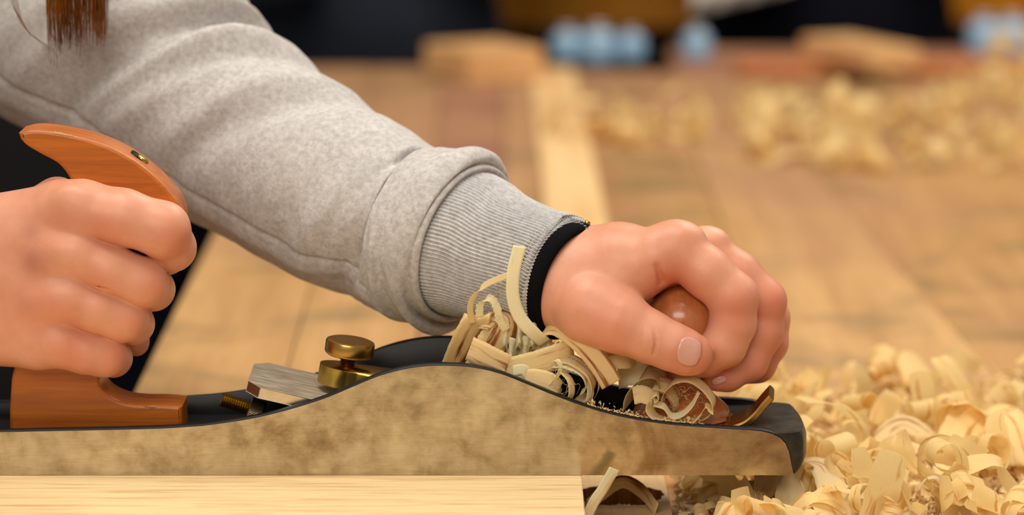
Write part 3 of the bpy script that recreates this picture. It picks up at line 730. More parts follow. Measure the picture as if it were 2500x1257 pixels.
# brass lever in front of the knob
lp = [(1755,1040,110), (1790,1034,110), (1822,1022,112), (1846,1002,118), (1866,978,126), (1884,958,132)]
def strip(name, pts, width_v, thick, mat, parent, n=30, wprof=None):
    C = catmull([np.array(P(*p)) for p in pts], n); T = np.gradient(C, axis=0); T /= np.linalg.norm(T, axis=1)[:, None]
    V = []; Fc = []; wv = np.array(width_v, float); wv /= np.linalg.norm(wv)
    for i in range(n + 1):
        nn_ = np.cross(T[i], wv); nn_ /= np.linalg.norm(nn_); ww = (wprof(i / n) if wprof else 1)
        for a_, b_ in ((-1,-.6),(-.85,-1),(.85,-1),(1,-.6),(1,.6),(.85,1),(-.85,1),(-1,.6)): V.append(C[i] + wv * a_ * ww * S * 29 + nn_ * b_ * thick * S)
    for i in range(n):
        for k in range(8): Fc.append((i*8+k, i*8+(k+1) % 8, (i+1)*8+(k+1) % 8, (i+1)*8+k))
    Fc += [tuple(range(8)), tuple(n*8+k for k in range(8))[::-1]]
    return sharp(mesh_obj(name, V, Fc, mat, parent), 40)
lv = strip('toe_lever', lp, (.1, .9, .3), 9, M['brass'], plane); lv['label'] = 'curved brass adjusting lever at the toe'

# blade
def frame(px, py, d, slope):
    o_ = P(px, py, d); e1 = Vector((math.cos(slope), 0, -math.sin(slope))); e2 = Vector((0, 1, 0)); nrm = Vector((math.sin(slope), 0, math.cos(slope))); return o_, e1, e2, nrm
o_, e1, e2, nrm = frame(636, 946, 32, math.radians(13.2))
out = [(0, 0), (430, 0), (430, 296), (0, 296), (-34, 250), (-34, 46)]
bm = bmesh.new()
tv = [bm.verts.new(o_ + e1 * a_ * S + e2 * b_ * S) for a_, b_ in out]; bv = [bm.verts.new(o_ + e1 * a_ * S + e2 * b_ * S - nrm * 27 * S) for a_, b_ in out]
bm.faces.new(tv); bm.faces.new(bv[::-1])
for i in range(6):
    q = bm.faces.new((tv[i], tv[(i+1) % 6], bv[(i+1) % 6], bv[i])); q.material_index = 1
bm.normal_update()
bl = bm_obj('blade', bm, [M['iron'], M['ironedge']], plane, bevel=1.5 * S, seg=2); bl['label'] = 'grey ground steel blade'
# lever cap with round heel
o2, f1, f2, fn = frame(836, 893, 180, math.radians(10))
outl = [(56 * math.cos(a_), 56 * math.sin(a_)) for a_ in np.linspace(PI * .42, PI * 1.58, 30)] + [(40, -56), (330, -110), (330, 110), (40, 56)]
bm = bmesh.new(); hh = 46
tv = [bm.verts.new(o2 + f1 * a_ * S + f2 * b_ * S) for a_, b_ in outl]; bv = [bm.verts.new(o2 + f1 * a_ * S + f2 * b_ * S - fn * hh * S) for a_, b_ in outl]
bm.faces.new(tv); bm.faces.new(bv[::-1]); n = len(outl)
for i in range(n): bm.faces.new((tv[i], tv[(i+1) % n], bv[(i+1) % n], bv[i]))
lc = sharp(bm_obj('lever_cap', bm, M['brass_dull'], plane, True, bevel=3 * S, seg=2), 50); lc['label'] = 'brass lever cap with round heel'
ax = Vector((.14, -.02, 1)).normalized()
o3 = P(848, 893, 180)
thr = []
for k in range(8): thr += [(14 * S, (k * 5.6 - 4) * S), (21 * S, (k * 5.6 - 1.2) * S)]
sharp(lathe('screw_thread', [(.0001, -5 * S)] + thr + [(.0001, 42 * S)], M['brass'], lc, o3, ax, 40), 25)
hk = [(.0001, 26), (40, 26), (55, 28), (59, 32), (60, 36)] + [(60, 60), (58, 64), (52, 66.5), (48, 66), (.0001, 65.6)]
kb = lathe('thumbscrew', [(a_ * S * 1.02, b_ * S) for a_, b_ in hk], M['brass'], lc, o3, ax, 96); sharp(kb, 40)
# adjuster rod and knurled nut
adj = (P(620, 992, 180) - P(540, 966, 180)).normalized()
thr = []
for k in range(15): thr += [(14.5 * S, (k * 6) * S), (20.5 * S, (k * 6 + 3) * S)]
sharp(lathe('adjuster_rod', [(.0001, -.0001)] + thr + [(.0001, 90 * S)], M['brass_dull'], plane, P(540, 975, 180), adj, 32), 25)
V = []; Fc = []; kn_seg = 72
q = Vector((0, 0, 1)).rotation_difference(adj).to_matrix(); kc = P(604, 1004, 180)
for i in range(13):
    for k in range(kn_seg):
        r_ = (36 + (1.8 if (k + i) % 2 else -1.8)) * S if 0 < i < 12 else 30 * S
        a_ = 2 * PI * k / kn_seg; V.append(kc + q @ Vector((r_ * math.cos(a_), r_ * math.sin(a_), i * 3.4 * S)))
for i in range(12):
    for k in range(kn_seg): Fc.append((i*kn_seg+k, i*kn_seg+(k+1) % kn_seg, (i+1)*kn_seg+(k+1) % kn_seg, (i+1)*kn_seg+k))
Fc += [tuple(range(kn_seg)), tuple(12*kn_seg+k for k in range(kn_seg))[::-1]]
an_ = mesh_obj('adjuster_nut', V, Fc, M['ironedge'], plane, False); an_['label'] = 'knurled steel adjuster nut'

# ------------------------------------------------------------------ shavings on and around the plane, one by one
GRP = None
def ribbon(pts, wv, width, mat, label, taper=.0, n=None, ragged=.015, thick=.00012, curl=0, world=None, twist=None, group=None, link_=True):
    """pts: centre line as (px, row, depth); wv: width direction (x, y depth, z up), or one per control point"""
    P3 = world if world is not None else [np.array(P(*p)) for p in pts]
    n = n or max(24, 9 * len(P3)); C = catmull(P3, n)
    wl = wv if isinstance(wv, list) else [wv] * len(P3)
    Wd = catmull([np.array(v, float) for v in wl], n); V = []; Fc = []; uvs = []; nw = 7
    T = np.gradient(C, axis=0); T /= np.linalg.norm(T, axis=1)[:, None] + 1e-12
    ph = random.random() * 9; L = 0; wmax = width * S
    for i in range(n + 1):
        t = i / n; q = Wd[i] - T[i] * (Wd[i] @ T[i]) * .85; q /= np.linalg.norm(q) + 1e-9
        nr = np.cross(T[i], q); tp_ = 1 - taper * abs(2 * t - 1) ** 3
        if i: L += np.linalg.norm(C[i] - C[i - 1])
        for k in range(nw):
            s_ = -1 + 2 * k / (nw - 1); e = 1 + (ragged * (math.sin(i * 1.7 + ph + k) + .6 * random.uniform(-1, 1)) if k in (0, nw - 1) else 0)
            V.append(C[i] + q * s_ * .5 * wmax * tp_ * e + nr * curl * wmax * (s_ * s_) )
            uvs.append((k / (nw - 1) * width / 45, L / (45 * S)))
    for i in range(n):
        for k in range(nw - 1): Fc.append((i*nw+k, (i+1)*nw+k, (i+1)*nw+k+1, i*nw+k+1))
    o = mesh_obj('wood_shaving', V, Fc, M[mat], None, True, uvs)
    md = o.modifiers.new('s', 'SOLIDIFY'); md.thickness = thick
    if label: tag(o, label, 'wood shaving', group)
    return o
X_, Y_, Z_ = (1, 0, 0), (0, 1, 0), (0, 0, 1)
ribbon([(1269,600,66), (1254,663,60), (1253,725,56), (1270,775,58), (1302,812,66), (1330,838,90)], (1, .25, .1), 33, 'shave3', 'tall pale yellow shaving standing upright before the black wrist band', 0)
ribbon([(1240,672,72), (1186,695,70), (1158,724,72), (1148,752,78), (1154,790,90)], [(.2,.3,1), (.2,.4,.9), (.9,.4,.2), (1,.3,0), (1,.3,0)], 16, 'shave', 'thin arched shaving left of the tall upright one')
ribbon([(1170,775,80), (1174,742,74), (1196,727,70), (1212,748,70), (1222,785,74), (1236,806,84)], [(1,.3,0),(1,.4,.2),(.5,.5,.8),(1,.4,.2),(1,.3,0),(1,.3,0)], 20, 'shave3', 'small ragged white curl in front of the ribbed cuff', 0, ragged=.16)
ribbon([(1092,915,150), (1112,872,120), (1140,812,105), (1165,778,110), (1188,776,140), (1194,800,180)], (1, .35, .25), 66, 'shave2', 'wide brown-streaked shaving leaning at the left of the plane heap')
ribbon([(1190,776,125), (1222,786,108), (1210,826,96), (1188,862,92), (1170,900,92)], (1, .15, .3), 78, 'shave2', 'brown-striped shaving folded down beside the wide leaning one')
ribbon([(1146,850,60), (1172,862,50), (1202,878,46), (1232,893,50), (1240,905,60)], (.25, .1, 1), 60, 'shave2', 'short boxy shaving with brown bars resting on the plane rim', 0)
ribbon([(1215,912,60), (1260,900,50), (1320,884,50), (1382,862,70), (1400,850,90)], (.1, .15, 1), 62, 'shave2', 'long flat shaving with a brown lower edge lying along the rim')
ribbon([(1215,830,120), (1235,815,95), (1252,838,120), (1268,812,92), (1284,836,120), (1300,814,92), (1316,836,118), (1334,822,110)], (.1, .2, 1), 56, 'shave3', 'crumpled cream shaving with tight pleats in the middle of the heap', 0, 60, .1)
ribbon([(1232,870,110), (1248,850,90), (1264,872,110), (1282,848,90), (1300,868,110), (1322,848,100), (1344,860,110)], (.1, .2, 1), 56, 'shave3', 'lower crumpled cream shaving beneath the pleated one', 0, 60, .1)
ribbon([(1330,830,120), (1328,806,105), (1356,794,90), (1394,815,70), (1434,850,56), (1472,900,48), (1494,938,48)], [(.3,.5,.8),(.5,.6,.7),(.35,.5,.8),(.75,.2,.6),(.85,.1,.5),(.9,.1,.35),(.9,.1,.3)], 54, 'shave2', 'bold brown-streaked shaving arching down to the right below the thumb base')
ribbon([(1262,930,40), (1300,922,36), (1340,930,34), (1362,948,40), (1366,966,48)], (.1, .2, 1), 44, 'shave', 'short pale shaving tucked behind the rim below the long flat one', 0)
ribbon([(1252,905,44), (1278,902,40), (1290,918,42), (1296,935,50)], (.4, .2, 1), 26, 'shave3', 'tiny cream flake on the rim under the long flat shaving', 0)
ribbon([(1360,870,80), (1400,880,60), (1438,908,50), (1450,945,50), (1434,972,60), (1410,968,80)], (.3, 1, .35), 50, 'shave', 'round curl under the streaked arching shaving')
ribbon([(1352,890,60), (1390,893,48), (1424,915,40), (1432,944,42), (1418,958,52)], (.2, 1, .3), 30, 'shave3', 'narrow inner curl nested inside the round curl')
ribbon([(1372,905,46), (1392,928,36), (1396,960,34), (1386,985,40), (1402,992,60)], (.6, .7, 0), 24, 'shave', 'slim hooked shaving hanging to the rim below the nested curls')
ribbon([(1420,905,60), (1440,940,48), (1438,975,44), (1414,990,44)], (.8, .6, 0), 22, 'shave3', 'thin pale strand right of the slim hooked shaving')
ribbon([(1330,948,40), (1352,930,36), (1368,902,40), (1362,880,50), (1344,884,60)], (.7, .5, .3), 14, 'shave3', 'wispy looped strand left of the nested curls', 0, ragged=.2)
ribbon([(1440,880,120), (1468,872,92), (1500,868,84), (1532,866,96), (1548,858,120)], (.15, .3, 1), 66, 'shave', 'broad pale shaving bent just under the thumb', 0, curl=.08)
ribbon([(1508,912,160), (1540,902,140), (1578,904,136), (1606,918,150), (1620,936,175)], (.05, .3, 1), 80, 'shave3', 'broad smooth cream shaving beneath the thumb tip', 0, curl=.05)
ribbon([(1532,992,90), (1538,958,80), (1562,926,80), (1592,914,90), (1614,926,110), (1622,950,130)], (.35, 1, .1), 84, 'shave', 'arched rolled shaving at the left of the knob base')
ribbon([(1546,966,30), (1568,962,28), (1590,974,28), (1588,998,28), (1604,1018,28), (1640,1028,34), (1676,1026,44)], [(.1,.4,1),(.1,.4,1),(.5,.6,.6),(.5,.8,.2),(.3,1,.2),(.1,1,.2),(.1,1,.2)], 44, 'shave', 'pale S-shaped shaving lying behind the rim left of the knob')
ribbon([(1590,985,30), (1592,968,28), (1602,960,28), (1609,968,30), (1603,976,32), (1598,970,34)], (.1, 1, .1), 44, 'shave3', 'tiny tight scroll on top of the S-shaped shaving')
ribbon([(1618,990,60), (1622,958,55), (1648,930,55), (1684,924,50), (1718,944,48), (1742,978,46), (1738,1004,48), (1712,1020,50), (1676,1022,56)], (.22, 1, .12), 60, 'shave', 'large open loop shaving standing before the knob base')
ribbon([(1596,984,30), (1622,992,28), (1640,1014,28), (1664,1010,30), (1688,988,34), (1706,956,40)], [(.1,.7,.5)]*6, 22, 'shave3', 'bent sliver crossing the inside of the large open loop')
ribbon([(1600,935,90), (1630,945,80), (1650,975,75), (1654,1000,75)], (.3, .8, .5), 56, 'shave2', 'brown-tinted shaving between the rolled one and the open loop')
ribbon([(1690,1032,24), (1712,1010,24), (1724,992,26), (1742,1002,30)], (.3, 1, .2), 40, 'shave', 'small folded shaving at the foot of the open loop')
ribbon([(1118,850,170), (1128,812,160), (1150,782,150), (1172,772,160)], (.9, .5, .2), 48, 'shave3', 'white rounded shaving at the far left of the plane heap', 0)
ribbon([(1196,806,150), (1226,826,150), (1260,842,150), (1300,838,160)], (.1, .2, 1), 70, 'shave3', 'upright cream shaving at the back of the plane heap', 0)
ribbon([(1400,900,90), (1436,880,80), (1460,900,76), (1466,940,80), (1450,975,90)], (.3, 1, .3), 46, 'shave', 'pale curl behind the streaked arching shaving', 0)
ribbon([(1320,842,130), (1330,858,110), (1352,862,100), (1372,850,110)], (.4, .5, .6), 40, 'shave2', 'small brown-marked shaving in the crook of the arching one', 0)
def fibres(name, spots, label):
    V = []; Fc = []
    for (cx, cy, d, L_) in spots:
        a0 = random.uniform(0, 2 * PI); p = np.array((cx, cy, d), float); pts = [p]
        for q in range(7): a0 += random.gauss(0, .8); p = p + np.array((math.cos(a0), math.sin(a0), random.gauss(0, .4))) * L_ / 7; pts.append(p)
        C = catmull([np.array(P(*q)) for q in pts], 16); b0 = len(V)
        for i, c in enumerate(C):
            rr_ = .55 * S * (1.2 - i / 18)
            for k in range(3): V.append(c + rr_ * np.array([math.cos(k * 2.09), .3, math.sin(k * 2.09)]))
        for i in range(16):
            for k in range(3): Fc.append((b0+i*3+k, b0+i*3+(k+1) % 3, b0+(i+1)*3+(k+1) % 3, b0+(i+1)*3+k))
    o = mesh_obj(name, V, Fc, M['shave3']); tag(o, label, 'wood fibres', None, 'stuff'); return o
sp = [(random.gauss(1205, 10), random.uniform(708, 790), 70, random.uniform(14, 34)) for k in range(26)] + [(random.gauss(1375, 16), random.uniform(880, 985), 34, random.uniform(20, 60)) for k in range(30)] + [(random.gauss(1670, 24), random.uniform(955, 1005), 40, random.uniform(20, 50)) for k in range(24)]
fibres('wood_fibres', sp, 'fine torn wood fibres curling out of the shavings on the plane')
# near the right end of the board
ribbon([(1432,1262,-110), (1452,1222,-105), (1470,1196,-100), (1484,1172,-96), (1500,1144,-92)], (1, .1, .2), 26, 'shave3', 'white pointed sliver standing up at the end of the pine board', .0)
hz_ = BZ
def GP(px, py, h=0.0): return np.array(B(px, py, BZ)) + np.array((0, 0, h))
ribbon(None, (.1, .5, 1), 34, 'shave2', 'orange-brown arched shaving lying over the dog hole', world=[GP(1438,1246,.002), GP(1474,1236,.006), GP(1520,1228,.009), GP(1566,1234,.006), GP(1602,1256,.002)])

# crumbs and dust: fine stuff
def crumbs(name, spots, label, cat='wood dust', mat='dust'):
    V = []; Fc = []
    for (c, r) in spots:
        b0 = len(V); ax_ = rng.normal(size=(3, 3)); ax_, _ = np.linalg.qr(ax_); dims = np.array([1, rng.uniform(.3, .8), rng.uniform(.12, .4)]) * r
        for s in ((1,0,0),(-1,0,0),(0,1,0),(0,-1,0),(0,0,1),(0,0,-1)): V.append(np.array(c) + ax_ @ (np.array(s) * dims))
        for f_ in ((0,2,4),(2,1,4),(1,3,4),(3,0,4),(2,0,5),(1,2,5),(3,1,5),(0,3,5)): Fc.append(tuple(b0 + q for q in f_))
    o = mesh_obj(name, V, Fc, M[mat], None, False); tag(o, label, cat, None, 'stuff'); return o
sp = []
for k in range(420):
    px = random.uniform(1435, 1720); d = abs(random.gauss(0, 1)) * 18 + 12
    row = np.interp(px, [1400,1460,1520,1580,1640,1700,1760], [978,998,1013,1024,1032,1037,1041]); rim = P(px, row, 0)
    sp.append(((rim.x, d * S, rim.z - .0006 + random.uniform(-.002, .0016) * (1 if d > 24 else 0) + .0004), random.uniform(.0004, .0014)))
crumbs('wood_dust', sp, 'pale fine wood dust caught along the near rim of the plane')
sp = []
for k in range(1100):
    a_ = random.uniform(0, 2 * PI); r_ = HR * .93 * math.sqrt(random.random()); sp.append(((hc.x + r_ * math.cos(a_), hc.y + r_ * math.sin(a_), BZ - .0055 + random.uniform(0, .0012) - .0045 * max(0, (y_ := r_ * math.sin(a_) / HR)) - .002 * (r_ / HR)), random.uniform(.0006, .0018)))
dz = crumbs('sawdust', sp, 'sawdust filling the round dog hole', 'sawdust')

# ------------------------------------------------------------------ heaps of curls on the bench
protos = []
def proto_curl(kind):
    R0 = random.uniform(.005, .012); turns = random.uniform(.6, 2.2); wd = random.uniform(.007, .016); pitch = random.uniform(-.4, .9) * wd
    if kind == 1: R0 = random.uniform(.011, .02); turns = random.uniform(.3, .7); wd *= .9
    if kind == 2: R0 = random.uniform(.004, .007); turns = random.uniform(1.6, 3); pitch = wd * random.uniform(.3, .8)
    if kind == 3: R0 = random.uniform(.022, .04); turns = random.uniform(.14, .26); wd = random.uniform(.011, .018); pitch = 0
    n = int(14 + turns * 14); V = []; Fc = []; uvs = []; nw = 4; L = 0; ph = random.random() * 6
    for i in range(n + 1):
        t = i / n; a_ = 2 * PI * turns * t; r_ = R0 * (.5 + .55 * t + .14 * math.sin(a_ * 1.7 + ph)); y = pitch * turns * (t - .5)
        L += R0 * 2 * PI * turns / n
        ww = wd * (1 - .35 * abs(2 * t - 1) ** 4)
        for k in range(nw):
            s_ = (k / (nw - 1) - .5); V.append((r_ * math.cos(a_), y + s_ * ww * (1 + .05 * random.uniform(-1, 1)), r_ * math.sin(a_) + (.0006 if kind != 3 else .0016) * math.sin(9 * t + k * .8 + ph)))
            uvs.append((k / (nw - 1) * 1.2, L / .008))
    for i in range(n):
        for k in range(nw - 1): Fc.append((i*nw+k, (i+1)*nw+k, (i+1)*nw+k+1, i*nw+k+1))
    me = bpy.data.meshes.new('wood_shaving'); me.from_pydata(V, [], Fc); me.shade_smooth(); me.materials.append(M['heap'])
    ul = me.uv_layers.new(name='UVMap'); idx = np.empty(len(me.loops), dtype=np.int32); me.loops.foreach_get('vertex_index', idx); ul.data.foreach_set('uv', np.array(uvs, np.float32)[idx].ravel())
    return me
for k in range(27): protos.append(proto_curl([0, 1, 2, 0, 3, 1, 3, 0, 1][k % 9]))
def put(me, x, y, z, sc, label, group, rot=None, hmax=9.):
    o = bpy.data.objects.new('wood_shaving', me); COL.objects.link(o)
    o.rotation_euler = rot or (random.uniform(-.7, .7) + (PI / 2 if random.random() < .25 else 0), random.uniform(-3, 3), random.uniform(0, 2 * PI))
    Rm = o.rotation_euler.to_matrix(); zs = [(Rm @ v.co).z for v in me.vertices]
    sc = min(sc, hmax / (max(zs) - min(zs))); zmin = min(zs) * sc; o.scale = (sc, sc, sc)
    o.location = (x, y, z - zmin); tag(o, label, 'wood shaving', group); return o
GN = 'curled shavings heaped beyond and beside the toe of the plane'; LN = 'pale curled wood shaving in the near heap at the lower right'
GF = 'curled shavings in the far blurred heap'; LF = 'blurred pale wood shaving in the far heap at the upper right'
GS = 'few shavings in the small far clump'; LS = 'blurred wood shaving in the small far clump right of the pale plank'
# outline of the near heap: upper limit of rows for each column
cnt = 0; placed = []
def tryput(px, py, h, sc, L_, G_):
    p = B(px, py, BZ); put(random.choice(protos), p.x, p.y, BZ - .003 + h, sc, L_, G_)
toe_x = P(1972, 1100, 0).x
n_near = 0
while n_near < 205:
    px = random.uniform(1640, 2560) if n_near > 26 else random.uniform(1655, 1900); lim = np.interp(px, [1640, 1700, 1800, 1900, 2100, 2200, 2350, 2450, 2560], [1150, 1120, 965, 925, 935, 905, 915, 880, 850]); py = lim + (1330 - lim) * random.random() ** .8 if n_near > 26 else random.uniform(1170, 1290)
    p = B(px, py, BZ)
    under = p.x < toe_x + .010 and -.016 < p.y < W * S + .010
    if p.x < fx(b, p.y) + .010: continue
    if p.y < -.03 and p.x < .09: sc_ = .7
    else: sc_ = random.uniform(.6, 1.05)
    if under: sc_ = random.uniform(.45, .75)
    h = 0 if under else max(0, random.gauss(.003, .006)) + (.012 * random.random() if px > 2350 and py < 1000 else 0)
    zone = ('below the toe of the plane at the bottom edge' if px < 2060 and py > 1130 else 'just beyond the rounded nose of the plane' if px < 2060 else
            'along the blurred upper rim of the near heap' if py < 1010 and px < 2330 else 'in the tall clump at the right edge of the near heap' if px >= 2330 and py < 1120 else
            'in the lower right corner of the near heap' if px > 2280 else 'in the middle of the near heap')
    put(random.choice(protos), p.x, p.y, BZ - .0035 + h, sc_, 'pale curled wood shaving ' + zone, 'curled shavings ' + zone, hmax=.0185 if under else 9.); n_near += 1
n_far = 0
while n_far < 103:
    px = random.uniform(1800, 2560); lo_ = np.interp(px, [1800, 1900, 2000, 2100, 2300, 2400, 2560], [215, 215, 280, 205, 200, 160, 130]); hi_ = np.interp(px, [1800, 1950, 2300, 2560], [390, 405, 420, 470])
    py = random.uniform(lo_, hi_); 
    if 1960 < px < 2060 and py < 300: continue
    p = B(px, py, BZ); put(random.choice(protos), p.x, p.y, BZ - .0035, random.uniform(.85, 1.35), 'blurred pale wood shaving in the far heap, ' + (zf_ := 'its left end' if px < 2000 else 'its middle' if px < 2280 else 'its right end at the frame edge'), 'far heap of shavings, ' + zf_); n_far += 1
for px, py in ((1475,330),(1500,300),(1530,345),(1560,325),(1575,345),(1545,300),(1590,330),(1655,300),(1680,330),(1710,310),(1735,290),(1510,335)):
    p = B(px, py, BZ); put(random.choice(protos), p.x, p.y, BZ - .0035, random.uniform(1.0, 1.5), LS, GS)
# the fine bottom layer of both heaps
sp = []
for k in range(5200):
    px = random.uniform(1645, 2540); lim = np.interp(px, [1640, 1700, 1800, 1900, 2100, 2200, 2350, 2450, 2560], [1160, 1120, 975, 935, 945, 925, 935, 900, 870]); py = lim + (1300 - lim) * random.random()
    p = B(px, py, BZ)
    if p.x < fx(b, p.y) + .004: continue
    if px < 1790 and random.random() < .7: continue
    if random.random() < .25 + .35 * (math.sin(p.x * 60) * math.sin(p.y * 45) > .2): continue
    sp.append(((p.x, p.y, BZ - .003 + random.uniform(0, .003)), random.uniform(.0012, .0042)))
crumbs('chip_layer', sp, 'thin layer of small wood chips under the near shavings heap', 'wood chips')
# a few curls in front that can be told apart
ribbon(None, (.15, .9, .45), 84, 'shave', 'large arched shaving at the bottom edge, below the toe of the plane', world=[GP(1838,1300,-.002), GP(1842,1262,.004), GP(1868,1230,.010), GP(1910,1215,.014), GP(1955,1214,.013)])
ribbon(None, (.5, .85, .1), 92, 'shave', 'broad barrel-shaped curl at the bottom edge, right of the large arched shaving', world=[GP(1925,1290,.001), GP(1935,1252,.010), GP(1962,1228,.0155), GP(2005,1228,.0155), GP(2032,1252,.010), GP(2036,1296,.001), GP(2005,1312,-.002)])
ribbon(None, (.25, 1, .1), 26, 'shave3', 'thin open ring shaving at the lower right', world=[GP(2232,1246,.001), GP(2238,1240,.007), GP(2262,1236,.0115), GP(2290,1238,.0115), GP(2310,1250,.006), GP(2306,1262,-.001), GP(2270,1268,-.003)])
ribbon(None, (.1, .8, .5), 60, 'shave2', 'wide brown-edged shaving bent like a roof in the right heap', world=[GP(2096,1128,.0), GP(2140,1120,.007), GP(2190,1110,.0135), GP(2240,1116,.012), GP(2330,1138,.002)])
ribbon(None, (.7, .7, .1), 70, 'shave', 'shaving with dark greenish streaks at the bottom edge of the frame', world=[GP(2090,1300,-.002), GP(2105,1275,.005), GP(2150,1268,.0075), GP(2200,1285,.003)])
ribbon(None, (.9, .5, .1), 120, 'heap', 'large pale barrel curl at the right edge of the near heap', world=[GP(2330,1170,.0), GP(2345,1130,.012), GP(2400,1110,.019), GP(2460,1120,.017), GP(2500,1160,.004)])

# ------------------------------------------------------------------ far things on the bench
def rbox(name, c, sx, sy, sz, rot, mat, label, cat, z0):
    bm = box_bm(-sx/2, sx/2, -sy/2, sy/2, 0, sz); o = bm_obj(name, bm, mat, bevel=.003, seg=2); o.location = (c[0], c[1], z0); o.rotation_euler = (0, 0, rot)
    tag(o, label, cat); return o
c = B(1180, 200, BZ)
rbox('wood_block', (c.x, c.y + .03), .072, .085, .028, math.radians(28), M['block'], 'blurred light brown wooden block standing on the far end of the bench', 'wood block', BZ + .0)
c = B(2110, 196, BZ); 
bw = rbox('wood_offcut', (c.x, c.y + .04), .050, .12, .019, math.radians(24), M['block'], 'blurred pale wooden offcut lying across the orange batten', 'wood block', BZ + .010)
bw.rotation_euler = (math.radians(0), 0, math.radians(24))

def bottle(px, py, y, h, r, label, lying=False):
    p = B(px, py, BZ); root = empty('bottle', (p.x, min(p.y, yb_ - .03), BZ - .003)); tag(root, label, 'bottle')
    lathe('bottle_body', [(.0001, 0), (r * .9, 0), (r, .003), (r, h * .55), (r * .94, h * .6), (r, h * .65), (r * .9, h * .75), (r * .4, h * .9), (r * .38, h * .95), (.0001, h * .95)], M['blue'], root, root.location, seg=32)
    lathe('cap', [(.0001, h * .93), (r * .48, h * .93), (r * .48, h * 1.02), (.0001, h * 1.02)], M['shirt'], root, root.location, seg=24)
bottle(1385, 140, 0, .030, .014, 'small pale blue bottle nearest to the far wooden block')
bottle(1460, 146, 0, .034, .016, 'bright blue bottle, second from the far wooden block')
bottle(1540, 140, 0, .028, .013, 'small bluish bottle, third from the far wooden block')
bottle(1700, 138, 0, .030, .013, 'grey-blue bottle beside the dark-clothed figure')
bottle(2395, 116, 0, .034, .015, 'pale green-blue bottle at the far right')
bottle(2465, 116, 0, .034, .018, 'lilac-blue bottle at the far right edge')

# amber cupboards behind the bench
def cupboard(px0, px1, row, y, label):
    a_ = P(px0, row, 0); k = lambda px: CAM.x + ray(px, row).x / ray(px, row).y * (y - CAM.y)
    X0, X1 = k(px0), k(px1); r_ = ray(0, row); z0 = CAM.z + r_.z / r_.y * (y - CAM.y)
    root = empty('cupboard', ((X0 + X1) / 2, y + .2, FZ)); tag(root, label, 'cupboard')
    bm_obj('carcass', box_bm(X0, X1, y + .02, y + .45, z0, z0 + .8), M['amber'], root, bevel=.004)
    xm = (X0 + X1) / 2
    for u, v in ((X0, xm - .002), (xm + .002, X1)):
        d_ = bm_obj('door', box_bm(u + .003, v - .003, y, y + .02, z0 + .003, z0 + .79), M['amber'], root, bevel=.003)
    for u in (X0 + .02, X1 - .05):
        bm_obj('leg', box_bm(u, u + .03, y + .1, y + .4, FZ, z0), M['navy2'], root)
cupboard(1200, 1720, 74, 2.35, 'blurred amber wooden cupboard between the two dark-clothed figures')
cupboard(2262, 2760, 62, 2.35, 'blurred amber wooden cupboard at the upper right corner')
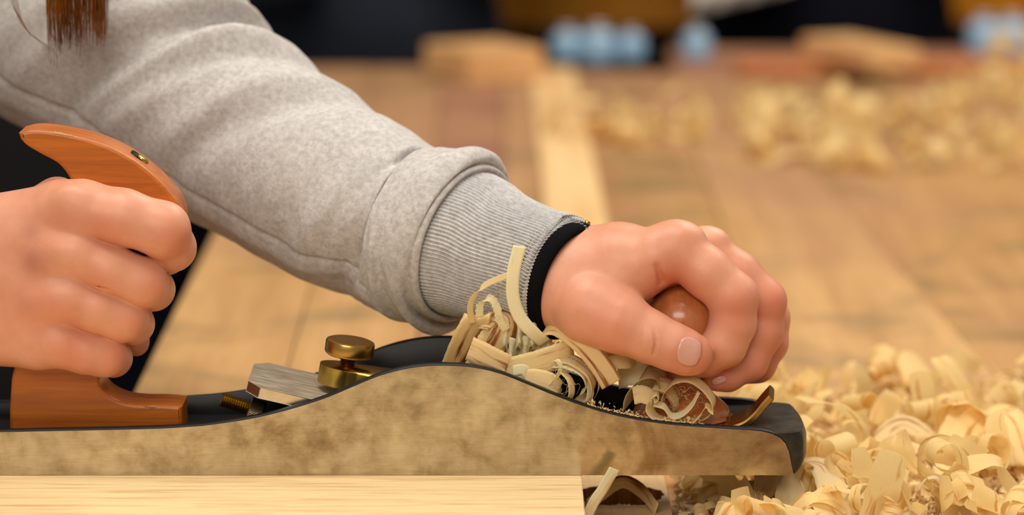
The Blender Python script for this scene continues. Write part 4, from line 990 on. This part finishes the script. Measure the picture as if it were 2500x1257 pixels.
# dark-clothed people standing beyond the bench, seen from hip to waist
def far_person(px, y, half, label, cloth, lean=0, arm_=None, sweater=None):
    r_ = ray(px, 60); X = r_.x / r_.y * (y - CAM.y); root = empty('person', (X, y, FZ)); tag(root, label, 'person'); u = .01
    def ch(pts): return [(np.array(p) / S, r / S) for p, r in pts]
    cs = [ch([((X, y, -.02), half), ((X + lean, y + .02, .25), half * 1.0), ((X + lean, y + .02, .46), half * .95)]),
          ch([((X - half * .5, y, -.05), half * .55), ((X - half * .6, y, -.48), half * .4), ((X - half * .6, y, FZ + .06), half * .3)]),
          ch([((X + half * .5, y, -.05), half * .55), ((X + half * .6, y, -.48), half * .4), ((X + half * .6, y, FZ + .06), half * .3)]),
          ch([((X + lean - half * 1.1, y, .46), .06), ((X - half * 1.35, y - .04, .2), .05), ((X - half * .8, y - .16, .05), .045)]),
          ch([((X + lean + half * 1.1, y, .46), .06), ((X + half * 1.3, y - .02, .2), .05), ((X + half * 1.1, y - .1, .08), .045)]),
          ch([((X + lean, y + .02, .5), .06), ((X + lean, y - .02, .62), .055)]), ch([((X + lean, y - .03, .68), .085), ((X + lean, y - .02, .74), .09)])]
    lo, hi = bbox(cs, 10); f = Field(lo, hi, 70.)
    G = None
    for c_ in cs: g_ = f.chain(c_, 150); G = g_ if G is None else smin(G, g_, 220)
    Vp, Fp = f.mesh(G); np_mesh('body', Vp * S, Fp, M['skin'], root)
    G = None
    for c_ in cs[:5]:
        g_ = f.chain([(p, r + 70) for p, r in c_], 150); G = g_ if G is None else smin(G, g_, 220)
    lo2, hi2 = bbox(cs[:5], 120); f2 = Field(lo2, hi2, 60.); G = None
    for c_ in cs[:5]:
        g_ = f2.chain([(p, r + 70) for p, r in c_], 150); G = g_ if G is None else smin(G, g_, 220)
    Vp, Fp = f2.mesh(G); np_mesh('clothing', Vp * S, Fp, cloth, root)
    lathe('hair', [(.0001, .0), (.07, .01), (.1, .05), (.1, .1), (.06, .15), (.0001, .165)], M['hair'], root, (X + lean, y, .66), seg=32)
    return root, X
far_person(900, 2.05, .115, 'person in dark navy clothing standing behind the bench, above the forearm', M['navy'])
far_person(480, 2.75, .12, 'person in dark clothing, partly hidden behind the grey sleeve', M['navy2'])
pr, X = far_person(2010, 2.15, .115, 'person in black clothing with a white shirt hem, upper right', M['navy2'])
# white shirt hem running slantwise
def Py(px, row, y):
    r_ = ray(px, row); t = (y - CAM.y) / r_.y; return np.array(CAM + r_ * t)
V = []; Fc = []
hemp = [(1690, 34, -40), (1760, 17, -55), (1830, 0, -72), (1890, -14, -88), (1950, -30, -110)]
Ct = catmull([(a_, b_, c_) for a_, b_, c_ in hemp], 16)
for i, (a_, lo_, hi_) in enumerate(Ct):
    for q, rr in ((lo_, 1.90), (hi_, 1.91), (hi_, 1.94), (lo_, 1.94)): V.append(Py(a_, q, rr + .006 * math.sin(i * 1.3)))
for i in range(16):
    for k in range(4): Fc.append((i*4+k, i*4+(k+1) % 4, (i+1)*4+(k+1) % 4, (i+1)*4+k))
Fc += [(0, 1, 2, 3), (64, 65, 66, 67)]
hm = mesh_obj('shirt_hem', V, Fc, M['shirt'], pr); hm['label'] = 'white shirt hem'
